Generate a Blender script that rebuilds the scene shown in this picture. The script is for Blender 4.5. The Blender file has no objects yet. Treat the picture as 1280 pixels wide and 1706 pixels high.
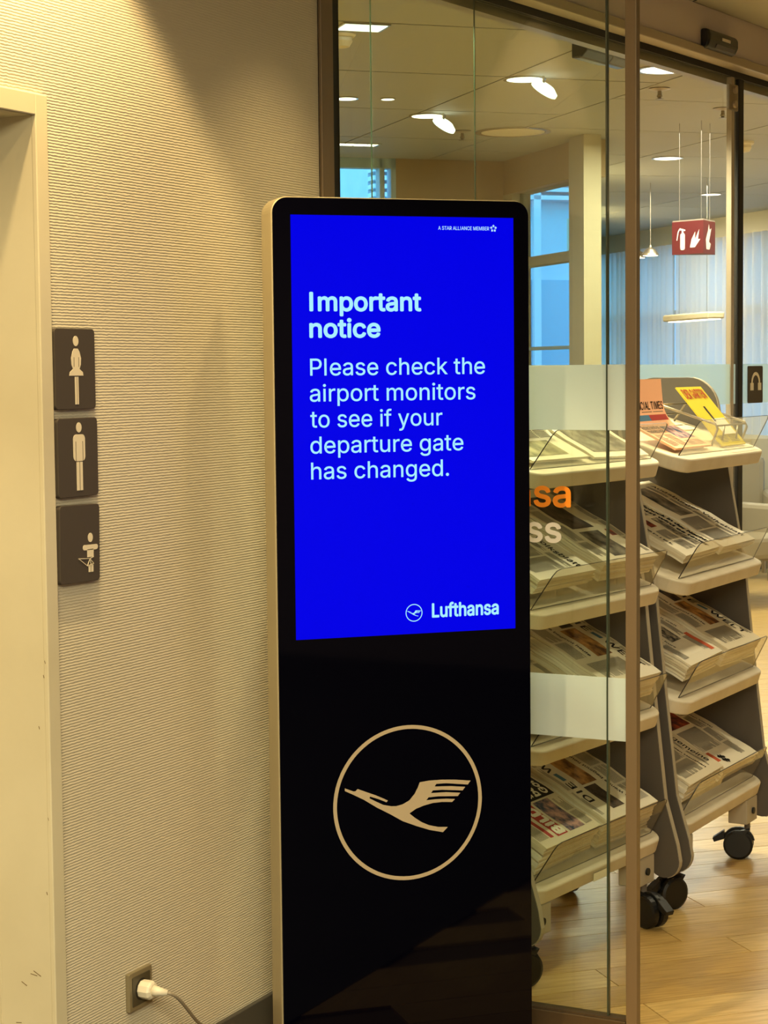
import bpy, bmesh, math, random, os
from mathutils import Vector, Matrix
random.seed(7)
C = bpy.context.scene.collection
R = math.radians

# ------------------------------------------------------------------ camera
def dirn(az):                       # azimuth clockwise from +Y, degrees
    b = R(az); return Vector((math.sin(b), math.cos(b), 0))
YAW, PITCH, ROLL, FPX = 26.9, 4.16, 0.58, 3200.0
cam_d = bpy.data.cameras.new('camera'); cam = bpy.data.objects.new('camera', cam_d); C.objects.link(cam)
cam_d.sensor_fit = 'HORIZONTAL'; cam_d.sensor_width = 36.0; cam_d.lens = FPX / 1280 * 36
cam_d.clip_start = 0.05; cam_d.clip_end = 300
fw = dirn(-YAW) * math.cos(R(PITCH)) + Vector((0, 0, -math.sin(R(PITCH))))
dn = dirn(-YAW) * -math.sin(R(PITCH)) + Vector((0, 0, -math.cos(R(PITCH))))
rt = dirn(90 - YAW)
c_, s_ = math.cos(R(ROLL)), math.sin(R(ROLL))
rt2 = rt * c_ + dn * s_; dn2 = dn * c_ - rt * s_
m = Matrix((rt2, -dn2, -fw)).transposed().to_4x4(); m.translation = Vector((2.15, 0, 1.5))
cam.matrix_world = m
bpy.context.scene.camera = cam

# ------------------------------------------------------------------ world, exposure
w = bpy.data.worlds.new('world'); bpy.context.scene.world = w; w.use_nodes = True
nt = w.node_tree; bg = nt.nodes['Background']
tc = nt.nodes.new('ShaderNodeTexCoord'); sx = nt.nodes.new('ShaderNodeSeparateXYZ'); cr = nt.nodes.new('ShaderNodeValToRGB')
nt.links.new(tc.outputs['Generated'], sx.inputs[0]); nt.links.new(sx.outputs['Z'], cr.inputs[0]); nt.links.new(cr.outputs[0], bg.inputs[0])
cr.color_ramp.elements[0].color = (0.20, 0.52, 0.95, 1); cr.color_ramp.elements[1].color = (0.06, 0.30, 0.90, 1)
bg.inputs[1].default_value = 5.0
vs = bpy.context.scene.view_settings
vs.view_transform = 'Standard'; vs.look = 'None'; vs.gamma = 1; vs.exposure = 0.0; vs.use_curve_mapping = False
bpy.context.scene.display_settings.display_device = 'sRGB'

WARM = (1.0, 0.73, 0.35); SOFT = (1.0, 0.89, 0.59)
CEIL = 2.757
def add_light(name, kind, loc, power, color, size=0.1, target=None, angle=100, blend=0.5, parent=None, size_y=None):
    d = bpy.data.lights.new(name, kind); d.energy = power; d.color = color
    if kind == 'AREA':
        d.shape = 'RECTANGLE' if size_y else 'DISK'; d.size = size
        if size_y: d.size_y = size_y
    else: d.shadow_soft_size = size
    if kind == 'SPOT': d.spot_size = R(angle); d.spot_blend = blend
    o = bpy.data.objects.new(name, d); C.objects.link(o); o.location = loc
    if target is not None:
        o.rotation_euler = (Vector(target) - Vector(loc)).to_track_quat('-Z', 'Y').to_euler()
    return o
# wall washer over the toilet signs, its cut-off edge crosses the wall
add_light('wall_washer_light', 'SPOT', (0.26, 2.72, CEIL - 0.02), 130, WARM, 0.03, (0.26, 2.72, 0), 97, 0.22)
# narrow downlight over the kiosk, its beam is cut by the kiosk top
add_light('kiosk_downlight', 'SPOT', (0.42, 3.74, CEIL - 0.03), 34, WARM, 0.03, (0.30, 3.55, 0), 72, 0.7)
# soft ambient from the hall ceiling behind the camera
add_light('hall_ceiling_light', 'AREA', (2.7, -0.6, CEIL - 0.03), 430, SOFT, 2.4, (2.7, -0.6, 0), size_y=2.4)
# downlights over the newspaper racks
add_light('rack_downlight', 'SPOT', (1.05, 4.75, CEIL - 0.03), 55, SOFT, 0.06, (0.95, 4.9, 0), 120, 0.6)
add_light('rack_downlight', 'SPOT', (1.25, 6.3, CEIL - 0.03), 70, SOFT, 0.06, (1.0, 6.2, 0), 120, 0.6)
add_light('doorway_downlight', 'SPOT', (0.75, 1.55, CEIL - 0.02), 80, WARM, 0.05, (0.45, 1.9, 0), 120, 0.6)
# lounge downlights just behind the sliding door, they throw the racks' shadows forward
add_light('door_downlight', 'SPOT', (-0.36, 4.95, CEIL - 0.03), 270, SOFT, 0.05, (-0.1, 5.0, 0), 125, 0.5)
add_light('door_downlight', 'SPOT', (-0.28, 6.20, CEIL - 0.03), 270, SOFT, 0.05, (0.0, 6.2, 0), 125, 0.5)
# lounge ceiling light behind the glass
G1, G2 = dirn(45.3), dirn(-44.7)
def gp(a, b, z=0.0):                # point from grid coordinates
    v = G1 * a + G2 * b; return Vector((v.x, v.y, z))
for a, b, p in ((3.9, 6.4, 75), (5.9, 7.0, 75), (7.2, 9.6, 100), (7.8, 12.8, 110)):
    add_light('lounge_light', 'AREA', gp(a, b, CEIL - 0.05), p, (1.0, .93, .76), 1.2, gp(a, b, 0))

# ------------------------------------------------------------------ materials
def lin(h):
    h = h.lstrip('#'); o = []
    for i in (0, 2, 4):
        v = int(h[i:i+2], 16) / 255; o.append(v / 12.92 if v <= .04045 else ((v + .055) / 1.055) ** 2.4)
    return (*o, 1)
def mat(name, col, rough=0.6, metal=0.0, spec=0.5, bump=None, vary=None, emit=None, es=1.0):
    m = bpy.data.materials.new(name); m.use_nodes = True; n = m.node_tree.nodes; l = m.node_tree.links
    b = n['Principled BSDF']; col = lin(col) if isinstance(col, str) else (*col, 1)[:4]
    b.inputs['Base Color'].default_value = col; b.inputs['Roughness'].default_value = rough
    b.inputs['Metallic'].default_value = metal; b.inputs['Specular IOR Level'].default_value = spec
    if vary:                         # (scale, other colour, stretch)
        t = n.new('ShaderNodeTexCoord'); mp = n.new('ShaderNodeMapping'); no = n.new('ShaderNodeTexNoise'); mx = n.new('ShaderNodeMixRGB')
        mp.inputs['Scale'].default_value = vary[2] if len(vary) > 2 else (1, 1, 1)
        no.inputs['Scale'].default_value = vary[0]; no.inputs['Detail'].default_value = 5
        rp = n.new('ShaderNodeValToRGB'); rp.color_ramp.elements[0].position = .35; rp.color_ramp.elements[1].position = .68
        l.new(t.outputs['Object'], mp.inputs[0]); l.new(mp.outputs[0], no.inputs[0]); l.new(no.outputs[0], rp.inputs[0]); l.new(rp.outputs[0], mx.inputs[0])
        mx.inputs[1].default_value = col; mx.inputs[2].default_value = lin(vary[1]); l.new(mx.outputs[0], b.inputs['Base Color'])
    if bump:                         # (scale, strength, distance, stretch)
        t = n.new('ShaderNodeTexCoord'); mp = n.new('ShaderNodeMapping'); no = n.new('ShaderNodeTexNoise'); bp = n.new('ShaderNodeBump')
        mp.inputs['Scale'].default_value = bump[3] if len(bump) > 3 else (1, 1, 1)
        no.inputs['Scale'].default_value = bump[0]; no.inputs['Detail'].default_value = 4
        bp.inputs['Strength'].default_value = bump[1]; bp.inputs['Distance'].default_value = bump[2]
        l.new(t.outputs['Object'], mp.inputs[0]); l.new(mp.outputs[0], no.inputs[0]); l.new(no.outputs[0], bp.inputs['Height']); l.new(bp.outputs[0], b.inputs['Normal'])
    if emit:
        b.inputs['Emission Color'].default_value = lin(emit) if isinstance(emit, str) else (*emit, 1); b.inputs['Emission Strength'].default_value = es
    return m
def glass(name, tint=(0.93, 0.97, 0.93), refl=1.0, haze=0.0, hazecol=(.8, .85, .85)):
    m = bpy.data.materials.new(name); m.use_nodes = True; n = m.node_tree.nodes; l = m.node_tree.links
    for x in list(n): n.remove(x)
    out = n.new('ShaderNodeOutputMaterial'); tr = n.new('ShaderNodeBsdfTransparent'); gl = n.new('ShaderNodeBsdfGlossy')
    tr.inputs[0].default_value = (*tint, 1); gl.inputs['Roughness'].default_value = 0.0; gl.inputs[0].default_value = (refl, refl, refl, 1)
    fr = n.new('ShaderNodeFresnel'); fr.inputs[0].default_value = 1.45; mx = n.new('ShaderNodeMixShader')
    ge = n.new('ShaderNodeNewGeometry'); iv = n.new('ShaderNodeMath'); iv.operation = 'SUBTRACT'; iv.inputs[0].default_value = 1.0   # reflect on the entry face only
    mu = n.new('ShaderNodeMath'); mu.operation = 'MULTIPLY'; l.new(ge.outputs['Backfacing'], iv.inputs[1]); l.new(iv.outputs[0], mu.inputs[0]); l.new(fr.outputs[0], mu.inputs[1])
    l.new(mu.outputs[0], mx.inputs[0]); l.new(tr.outputs[0], mx.inputs[1]); l.new(gl.outputs[0], mx.inputs[2])
    last = mx
    if haze:
        df = n.new('ShaderNodeBsdfDiffuse'); df.inputs[0].default_value = (*hazecol, 1)
        tl = n.new('ShaderNodeBsdfTranslucent'); tl.inputs[0].default_value = (*hazecol, 1)
        a = n.new('ShaderNodeMixShader'); a.inputs[0].default_value = .5; l.new(df.outputs[0], a.inputs[1]); l.new(tl.outputs[0], a.inputs[2])
        h = n.new('ShaderNodeMixShader'); h.inputs[0].default_value = haze; l.new(mx.outputs[0], h.inputs[1]); l.new(a.outputs[0], h.inputs[2]); last = h
    l.new(last.outputs[0], out.inputs[0]); return m

def wallpaper():
    m = mat('ribbed_wallpaper', '#cfc5ac', 0.75, spec=.25); n = m.node_tree.nodes; l = m.node_tree.links; b = n['Principled BSDF']
    t = n.new('ShaderNodeTexCoord'); mp = n.new('ShaderNodeMapping'); wv = n.new('ShaderNodeTexWave'); n2 = n.new('ShaderNodeTexNoise')
    mp.inputs['Scale'].default_value = (1, 1, 1)
    wv.bands_direction = 'Z'; wv.inputs['Scale'].default_value = 57; wv.inputs['Distortion'].default_value = 2.2
    wv.inputs['Detail'].default_value = 2.5; wv.inputs['Detail Scale'].default_value = 2.0
    mp2 = n.new('ShaderNodeMapping'); mp2.inputs['Scale'].default_value = (1, .35, 1.6)
    n2.inputs['Scale'].default_value = 90; n2.inputs['Detail'].default_value = 3
    ad = n.new('ShaderNodeMath'); ad.operation = 'MULTIPLY_ADD'; ad.inputs[1].default_value = .9
    bp = n.new('ShaderNodeBump'); bp.inputs['Strength'].default_value = .30; bp.inputs['Distance'].default_value = .003
    l.new(t.outputs['Object'], mp.inputs[0]); l.new(mp.outputs[0], wv.inputs[0]); l.new(t.outputs['Object'], mp2.inputs[0]); l.new(mp2.outputs[0], n2.inputs[0])
    l.new(n2.outputs[0], ad.inputs[0]); l.new(wv.outputs['Fac'], ad.inputs[2]); l.new(ad.outputs[0], bp.inputs['Height']); l.new(bp.outputs[0], b.inputs['Normal'])
    # faint grime
    g = n.new('ShaderNodeTexNoise'); g.inputs['Scale'].default_value = 1.3; g.inputs['Detail'].default_value = 6
    mx = n.new('ShaderNodeMixRGB'); mx.inputs[1].default_value = lin('#d2c8b0'); mx.inputs[2].default_value = lin('#bfb499')
    l.new(t.outputs['Object'], g.inputs[0]); l.new(g.outputs[0], mx.inputs[0]); l.new(mx.outputs[0], b.inputs['Base Color'])
    return m
M = dict(
    wall=wallpaper(),
    plaster=mat('painted_plaster', '#cfc6ad', .8, spec=.2),
    casing=mat('painted_steel_casing', '#d0c6a8', .5, spec=.4, vary=(3, '#c6bb9c')),
    darkbase=mat('dark_skirting', '#45413a', .6),
    hallfloor=mat('stone_hall_floor', '#2c2a27', .5, vary=(4, '#242220')),
    ceilp=mat('metal_ceiling_panel', '#a9a69a', .6, spec=.3),
    gap=mat('ceiling_void', '#2a2620', .9),
    wood=mat('oak_plank', '#cdab6c', .33, spec=.45, vary=(7, '#b08d50', (1.2, 14, 1)), bump=(40, .15, .002, (1, 10, 1))),
    woodb=mat('oak_plank_pale', '#d6b678', .33, spec=.45, vary=(6, '#ba985a', (1.2, 12, 1)), bump=(40, .15, .002, (1, 10, 1))),
    woodc=mat('oak_plank_deep', '#c2a062', .33, spec=.45, vary=(8, '#a6834a', (1.2, 15, 1)), bump=(40, .15, .002, (1, 10, 1))),
    joint=mat('plank_joint', '#6b5638', .9),
    bronze=mat('bronze_anodised', '#7d694e', .42, metal=.3),
    bronzedk=mat('dark_bronze_rail', '#5c4c38', .45, metal=.6),
    gasket=mat('black_rubber_gasket', '#070707', .6),
    alu=mat('anodised_aluminium', '#cdc2c2', .5, metal=.0, spec=.3),
    alulight=mat('pale_aluminium_trim', '#b8ac9c', .4, metal=.5),
    steel=mat('brushed_steel', '#9b9180', .35, metal=.9),
    pane=glass('clear_glass', (0.90, 0.94, 0.88)),
    pane2=glass('door_glass', (0.94, 0.96, 0.92)),
    frost=glass('frosted_film', (.85, .9, .88), .6, .84, (.76, .83, .84)),
    frost2=glass('pale_frosted_film', (.9, .95, .97), .6, .5, (.62, .78, .84)),
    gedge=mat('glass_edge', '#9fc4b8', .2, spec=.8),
    gedgedk=mat('glass_edge_dark', '#2c3a30', .3, spec=.6),  # darker tone for some of the pane edges
    silver=mat('silver_housing', '#b3a684', .42, metal=.35),
    black=mat('black_front_glass', '#020209', .04, spec=.15),
    white=mat('white_print', '#b0a084', .6, spec=.2),
    dark=mat('sign_umber', '#4a4238', .6, spec=.15),
    cream=mat('sign_cream', '#dccfb2', .6),
    outl=mat('outlet_bronze_frame', '#8d8266', .4, metal=.4),
    outd=mat('outlet_dark_insert', '#4b4433', .45, metal=.2),
    plug=mat('ivory_plastic', '#e3d9c0', .45),
    cable=mat('grey_cable_sheath', '#948873', .5),
    panel=mat('grey_rack_panel', '#58514a', .5, spec=.35),
    pedge=mat('pale_panel_edging', '#a79c88', .5),
    shelf=mat('cream_laminate_shelf', '#d8ccb4', .5, vary=(9, '#cdbfa2')),
    caster=mat('black_caster_plastic', '#0c0b0c', .4),
    grease=mat('caster_hub', '#6d645c', .5),
    acry=glass('clear_acrylic', (.93, .92, .88), .9, .10, (.7, .66, .58)),
    acre=mat('acrylic_edge', '#2a2118', .3),
    orange=mat('orange_vinyl', '#f08a10', .6, emit='#f08a10', es=.0),
    vwhite=mat('white_vinyl', '#f2e8da', .6),
    sensor=mat('black_sensor_shell', '#0b0b0d', .25, spec=.6),
    sensgrey=mat('sensor_lens', '#4c4a52', .2, spec=.6),
    lens=mat('lit_lens', '#ffffff', .5, emit=(1.0, .93, .78), es=3.2),
    lensw=mat('lit_lamp_cool', '#ffffff', .5, emit=(.92, 1.0, .98), es=2.0),
    ring=mat('chrome_reflector', '#cfc6b4', .2, metal=.8),
    red=mat('safety_red', '#5e1a1e', .5),
    redsign_w=mat('safety_white', '#e8dcd0', .5),
    wframe=mat('window_frame', '#a9c3cf', .5),
    wbeige=mat('beige_column', '#b3a88c', .7),
    brown=mat('brown_bulkhead', '#a8906a', .75),
    facade=mat('facade_metal', '#d5e3ec', .5, vary=(2, '#c2d6e2')),
    facadeg=mat('facade_window', '#9cc0d6', .15, spec=.8),
    louvre=mat('white_louvre', '#e2ebf0', .5),
    hallwall=mat('hall_wall', '#6f6368', .8),
    seat=mat('lounge_fabric', '#8d8470', .8), tabletop=mat('lounge_table_top', '#b8a684', .4),
)
def curtain_mat():
    m = bpy.data.materials.new('sheer_curtain'); m.use_nodes = True; n = m.node_tree.nodes; l = m.node_tree.links
    for x in list(n): n.remove(x)
    out = n.new('ShaderNodeOutputMaterial'); df = n.new('ShaderNodeBsdfDiffuse'); tl = n.new('ShaderNodeBsdfTranslucent'); tr = n.new('ShaderNodeBsdfTransparent')
    df.inputs[0].default_value = (.75, .70, .62, 1); tl.inputs[0].default_value = (.95, .84, .72, 1)
    a = n.new('ShaderNodeMixShader'); a.inputs[0].default_value = .62; b = n.new('ShaderNodeMixShader'); b.inputs[0].default_value = .12
    l.new(df.outputs[0], a.inputs[1]); l.new(tl.outputs[0], a.inputs[2]); l.new(a.outputs[0], b.inputs[1]); l.new(tr.outputs[0], b.inputs[2]); l.new(b.outputs[0], out.inputs[0])
    return m
M['curtain'] = curtain_mat()
def emis(name, col, s, spec=.3, rough=.05):
    return mat(name, '#000000', rough, spec=spec, emit=col, es=s)
M['screen'] = emis('blue_display', (0.0, 0.0, 0.80), 1.0, spec=.10)
M['glow'] = emis('display_lettering', (.40, .86, 1.0), 1.0, spec=.2)
M['glow2'] = emis('display_small_lettering', (.45, .75, 1.0), 1.0, spec=.2)

# ------------------------------------------------------------------ mesh helper
class MB:
    def __init__(s): s.v = []; s.f = []; s.mi = []
    def add(s, vs, fs, mi=0):
        b = len(s.v); s.v += [tuple(v) for v in vs]; s.f += [tuple(i + b for i in f) for f in fs]; s.mi += [mi] * len(fs); return s
    def box(s, x0, x1, y0, y1, z0, z1, mi=0, T=None):
        vs = [Vector((x, y, z)) for z in (z0, z1) for x, y in ((x0, y0), (x1, y0), (x1, y1), (x0, y1))]
        if T: vs = [T @ v for v in vs]
        return s.add(vs, [(3, 2, 1, 0), (4, 5, 6, 7), (0, 1, 5, 4), (1, 2, 6, 5), (2, 3, 7, 6), (3, 0, 4, 7)], mi)
    def prism(s, poly, h0, h1, T=None, mi=0, side=None):   # poly in local xy (ccw), extruded along z; T maps
        n = len(poly); vs = [Vector((p[0], p[1], h0)) for p in poly] + [Vector((p[0], p[1], h1)) for p in poly]
        if T: vs = [T @ v for v in vs]
        b = len(s.v); s.add(vs, [tuple(reversed(range(n))), tuple(range(n, 2 * n))], mi)
        s.f += [(b + i, b + (i + 1) % n, b + n + (i + 1) % n, b + n + i) for i in range(n)]; s.mi += [side if side is not None else mi] * n; return s
    def tube(s, pts, r, n=10, mi=0, cap=True):
        pts = [Vector(p) for p in pts]; rings = []; up = None
        for i, p in enumerate(pts):
            t = (pts[min(i + 1, len(pts) - 1)] - pts[max(i - 1, 0)]).normalized()
            if up is None: up = Vector((0, 0, 1)) if abs(t.z) < .9 else Vector((1, 0, 0))
            a = t.cross(up).normalized(); up = a.cross(t).normalized(); rr = r[i] if isinstance(r, (list, tuple)) else r
            rings.append([p + a * rr * math.cos(2 * math.pi * k / n) + up * rr * math.sin(2 * math.pi * k / n) for k in range(n)])
        vs = [v for g in rings for v in g]; fs = []
        for i in range(len(pts) - 1):
            for k in range(n): fs.append((i * n + k, i * n + (k + 1) % n, (i + 1) * n + (k + 1) % n, (i + 1) * n + k))
        if cap: fs += [tuple(range(n)), tuple(reversed(range((len(pts) - 1) * n, len(pts) * n)))]
        return s.add(vs, fs, mi)
    def lathe(s, prof, n=24, T=None, mi=0):                # prof [(r,z)]
        vs = []; fs = []
        for r_, z in prof:
            for k in range(n): vs.append(Vector((r_ * math.cos(2 * math.pi * k / n), r_ * math.sin(2 * math.pi * k / n), z)))
        for i in range(len(prof) - 1):
            for k in range(n): fs.append((i * n + k, i * n + (k + 1) % n, (i + 1) * n + (k + 1) % n, (i + 1) * n + k))
        fs += [tuple(reversed(range(n))), tuple(range((len(prof) - 1) * n, len(prof) * n))]
        if T: vs = [T @ v for v in vs]
        return s.add(vs, fs, mi)
    def mesh(s, name, mats):
        me = bpy.data.meshes.new(name); me.from_pydata(s.v, [], s.f); me.update()
        for m_ in (mats if isinstance(mats, (list, tuple)) else [mats]): me.materials.append(m_)
        for p, i in zip(me.polygons, s.mi): p.material_index = i
        bm = bmesh.new(); bm.from_mesh(me); bmesh.ops.recalc_face_normals(bm, faces=bm.faces); bm.to_mesh(me); bm.free()
        return me
    def build(s, name, mats, parent=None, bevel=0, smooth=False, seg=2, **kw):
        o = bpy.data.objects.new(name, s.mesh(name, mats)); C.objects.link(o)
        if parent: o.parent = parent
        if bevel:
            b = o.modifiers.new('bevel', 'BEVEL'); b.width = bevel; b.segments = seg; b.limit_method = 'ANGLE'; b.angle_limit = R(40)
        if smooth:
            for p in o.data.polygons: p.use_smooth = True
        for k, v in kw.items(): o[k] = v
        return o
def tag(o, label=None, cat=None, group=None, kind=None):
    if label: o['label'] = label
    if cat: o['category'] = cat
    if group: o['group'] = group
    if kind: o['kind'] = kind
    return o
def thing(name, label, cat, loc=(0, 0, 0), rz=0.0, group=None):
    o = bpy.data.objects.new(name, None); C.objects.link(o); o.location = loc; o.rotation_euler = (0, 0, rz); o.empty_display_size = .1
    return tag(o, label, cat, group)
def struct(o): o['kind'] = 'structure'; return o
def rrect(x0, x1, y0, y1, r, n=8, corners=(1, 1, 1, 1)):   # ccw from lower-left
    P = []
    for (cx, cy, a0), on in zip(((x0 + r, y0 + r, 180), (x1 - r, y0 + r, 270), (x1 - r, y1 - r, 0), (x0 + r, y1 - r, 90)), corners):
        if on: P += [(cx + r * math.cos(R(a0 + 90 * k / n)), cy + r * math.sin(R(a0 + 90 * k / n))) for k in range(n + 1)]
        else: P.append(({180: x0, 270: x1, 0: x1, 90: x0}[a0], {180: y0, 270: y0, 0: y1, 90: y1}[a0]))
    return P
XZ = Matrix(((1, 0, 0, 0), (0, 0, -1, 0), (0, 1, 0, 0), (0, 0, 0, 1)))   # poly (x,y)->(x,z), +h -> -y (towards the front)

# lettering
FONT = None
try: FONT = bpy.data.fonts.load(os.path.join(bpy.utils.resource_path('LOCAL'), 'datafiles', 'fonts', 'Inter.woff2'))
except Exception: FONT = None
_tc = {}
def text_mesh(s, bold=0.0, res=3):
    """triangles of a word in the xy plane, normalised so its box is measured: (verts, faces, xmin, xmax, ymin, ymax)"""
    key = (s, bold, res)
    if key in _tc: return _tc[key]
    cu = bpy.data.curves.new('t', 'FONT'); cu.body = s; cu.resolution_u = res; cu.offset = 0.0; cu.fill_mode = 'FRONT'
    if FONT: cu.font = FONT
    if bold: cu.space_character = 1.0 + bold * 1.2
    o = bpy.data.objects.new('t', cu); C.objects.link(o)
    dg = bpy.context.evaluated_depsgraph_get(); dc = o.to_curve(dg); loops = []
    for sp_ in dc.splines:
        P = []; bp_ = sp_.bezier_points; n_ = len(bp_)
        for i in range(n_):
            a, b = bp_[i], bp_[(i + 1) % n_]; p0, p1, p2, p3 = a.co, a.handle_right, b.handle_left, b.co
            straight = ((p1 - p0).cross(p3 - p0).length < 1e-5 and (p2 - p0).cross(p3 - p0).length < 1e-5)
            for k in range(1 if straight else 4):
                t = k / 4; q = p0 * (1-t)**3 + p1 * 3*t*(1-t)**2 + p2 * 3*t*t*(1-t) + p3 * t**3; P.append((q.x, q.y))
        Q = [p for i, p in enumerate(P) if abs(p[0]-P[i-1][0]) + abs(p[1]-P[i-1][1]) > 1e-6]
        X_ = sorted({round(p[0], 3) for p in Q}); Y_ = [p[1] for p in Q]; y0_, y1_ = min(Y_), max(Y_)
        if len(Q) == 12 and len(X_) == 4 and sum(abs(y - y1_) < .003 for y in Y_) == 2 and sum(abs(y - y0_) < .003 for y in Y_) == 2 and abs(X_[0] + X_[3] - X_[1] - X_[2]) < .004:
            Q = [(X_[1], y0_), (X_[1], y1_), (X_[2], y1_), (X_[2], y0_)]                      # plain capital I, no slabs
        elif any(abs(a_[1] - .509) < .002 and abs(b_[1] - .509) < .002 and abs(b_[0] - a_[0] - .061) < .003 for a_, b_ in zip(Q, Q[1:])) and y0_ < -.001 and X_[-1] - X_[0] < .14:
            Q = [(X_[0], 0), (X_[0], .509), (X_[0] + .061, .509), (X_[0] + .061, 0)]         # plain l
        for i in range(len(Q) - 1):                                                          # bowls that overshoot their stem (P, R)
            a_, b_ = Q[i], Q[i + 1]
            if abs(a_[0] - b_[0]) < .001 and .04 < b_[1] - a_[1] < .07 and any(0 < c_[0] - a_[0] < .018 and abs(c_[0] - d_[0]) < .001 and abs(c_[1] - d_[1]) > .4 for c_, d_ in zip(Q, Q[1:])):
                xs_ = [c_[0] for c_, d_ in zip(Q, Q[1:]) if 0 < c_[0] - a_[0] < .018 and abs(c_[0] - d_[0]) < .001 and abs(c_[1] - d_[1]) > .4][0] + .0008
                Q[i] = (xs_, a_[1]); Q[i + 1] = (xs_, b_[1])
        if len(Q) > 2: loops.append(Q)
    area = lambda L: sum(L[i-1][0]*L[i][1] - L[i][0]*L[i-1][1] for i in range(len(L))) / 2
    def inside(p, L):
        c = False
        for i in range(len(L)):
            a, b = L[i-1], L[i]
            if (a[1] > p[1]) != (b[1] > p[1]) and p[0] < (b[0]-a[0])*(p[1]-a[1])/(b[1]-a[1]) + a[0]: c = not c
        return c
    big = max(loops, key=lambda L: abs(area(L))); sg = 1 if area(big) > 0 else -1
    outs = [L for L in loops if area(L) * sg > 0]; holes = [L for L in loops if area(L) * sg <= 0]
    from mathutils.geometry import tessellate_polygon
    vs = []; fs = []; used = set()
    for L in sorted(outs, key=lambda L: abs(area(L))):
        hs = [h for k, h in enumerate(holes) if k not in used and inside(h[0], L) and inside(h[len(h)//2], L)]
        for k, h in enumerate(holes):
            if h in hs: used.add(k)
        grp = [[Vector((x, y, 0)) for x, y in c_] for c_ in [L] + hs]; b0 = len(vs)
        tr_ = tessellate_polygon(grp); flat = [(v.x, v.y) for g_ in grp for v in g_]; vs += flat; fs += [tuple(b0 + q for q in t) for t in tr_]
    o.to_curve_clear(); bpy.data.objects.remove(o); bpy.data.curves.remove(cu)
    xs = [v[0] for v in vs]; ys = [v[1] for v in vs]
    _tc[key] = (vs, fs, min(xs), max(xs), min(ys), max(ys)); return _tc[key]
CAPH = None
def put_text(mb, s, x0, x1, base, cap, T, bold=0.0, h=0.0, mi=0, squeeze=True):
    """text from x0 to x1, baseline and cap height given, T maps (x,y,h) to the part's space"""
    global CAPH
    if CAPH is None: CAPH = text_mesh('H')[5]
    vs, fs, a, b, c, d = text_mesh(s, bold)
    sx = (x1 - x0) / (b - a); sy = cap / CAPH
    mb.add([T(x0 + (v[0] - a) * sx, base + v[1] * sy, h) for v in vs], fs, mi)

# ------------------------------------------------------------------ structure
# left wall with the toilet doorway (y 1.85..2.849, up to 1.972)
DY1, DY0, DZ = 2.849, 1.85, 1.972
mb = MB(); mb.box(-.25, 0, DY1, 3.925, 0, 3.0); mb.box(-.25, 0, -3.2, DY0, 0, 3.0); mb.box(-.25, 0, DY0, DY1, DZ, 3.0)
wl = struct(mb.build('wall_left', M['wall']))
mb = MB(); mb.box(-.25, .002, 3.925, 3.99, 0, 3.0); struct(mb.build('wall_end', M['plaster']))
mb = MB(); mb.box(.0, .012, DY1 + .034, 3.925, 0, .115); struct(mb.build('baseboard_left', M['darkbase'], bevel=.002))
# steel door casing with jamb
tr = thing('trim_1', None, None); struct(tr)
mb = MB(); mb.box(-.16, .0, DY1 - .003, DY1 + .001, 0, DZ); mb.box(-.16, -.118, DY1 - .018, DY1 - .003, 0, DZ); mb.build('jamb', M['casing'], tr)
mb = MB(); rs = random.Random(3)
for q in range(16):
    x, z, l_, a_ = rs.uniform(-.10, -.005), rs.uniform(.12, .42), rs.uniform(.003, .012), rs.uniform(-1.2, .6)
    if q > 9: x, z, l_, a_ = rs.uniform(-.016, .006), rs.uniform(.25, 1.0), .003, 1.3
    Tq = Matrix.Translation((x, DY1 - .0034, z)) @ Matrix.Rotation(a_, 4, 'Y'); mb.box(-l_, l_, -.0002, .0002, -.0006, .0006, T=Tq)
mb.build('scuff_marks', mat('scuff_brown', '#6d5530', .8), tr)
mb = MB(); mb.box(-.16, .006, DY0, DY1 - .003, DZ - .003, DZ + .001); mb.build('head_soffit', M['casing'], tr)
mb = MB(); mb.box(-.001, .010, DY1 - .0036, DY1 + .032, 0, DZ + .036); mb.build('casing_upright', M['casing'], tr, bevel=.002)
mb = MB(); mb.box(0, .0101, DY0 - .03, DY1 - .003, DZ - .003, DZ + .036); mb.build('casing_head', M['casing'], tr, bevel=.002)
mb = MB(); mb.box(-.22, -.17, DY0, DY1, 0, DZ); d1 = struct(mb.build('door_1', M['casing']))
mb = MB(); mb.tube([(-.17, 1.95, 1.05), (-.12, 1.95, 1.05), (-.12, 2.07, 1.05)], .009); mb.build('door_handle', M['steel'], d1, smooth=True)

# other walls
def wall_seg(name, p, q, z0, z1, th, m, parent=None):          # th to the left of p->q
    p, q = Vector((p[0], p[1], 0)), Vector((q[0], q[1], 0)); d = (q - p).normalized(); n = Vector((-d.y, d.x, 0)) * th
    mb = MB(); vs = [p, q, q + n, p + n]
    mb.add([v + Vector((0, 0, z)) for z in (z0, z1) for v in vs], [(3, 2, 1, 0), (4, 5, 6, 7), (0, 1, 5, 4), (1, 2, 6, 5), (2, 3, 7, 6), (3, 0, 4, 7)])
    return mb.build(name, m, parent)
AH = 6.6; HD = dirn(AH); HN = dirn(AH + 90); H0 = Vector((-.2, 4.0, 0))
def hp(t, off=0, z=0): v = H0 + HD * t + HN * off; return Vector((v.x, v.y, z))
struct(wall_seg('wall_right', (5.5, -3.2), (5.5, 8.6), 0, 3.0, -.15, M['hallwall']))
struct(wall_seg('wall_behind', (-.25, -3.2), (5.5, -3.2), 0, 3.0, -.15, M['hallwall']))
struct(wall_seg('wall_far', (.36, 8.6), (5.5, 8.6), 0, 3.0, .15, M['plaster']))
struct(wall_seg('wall_side', (.36, 8.6), (.45, 12.6), 0, 3.0, -.15, M['plaster']))
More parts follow.
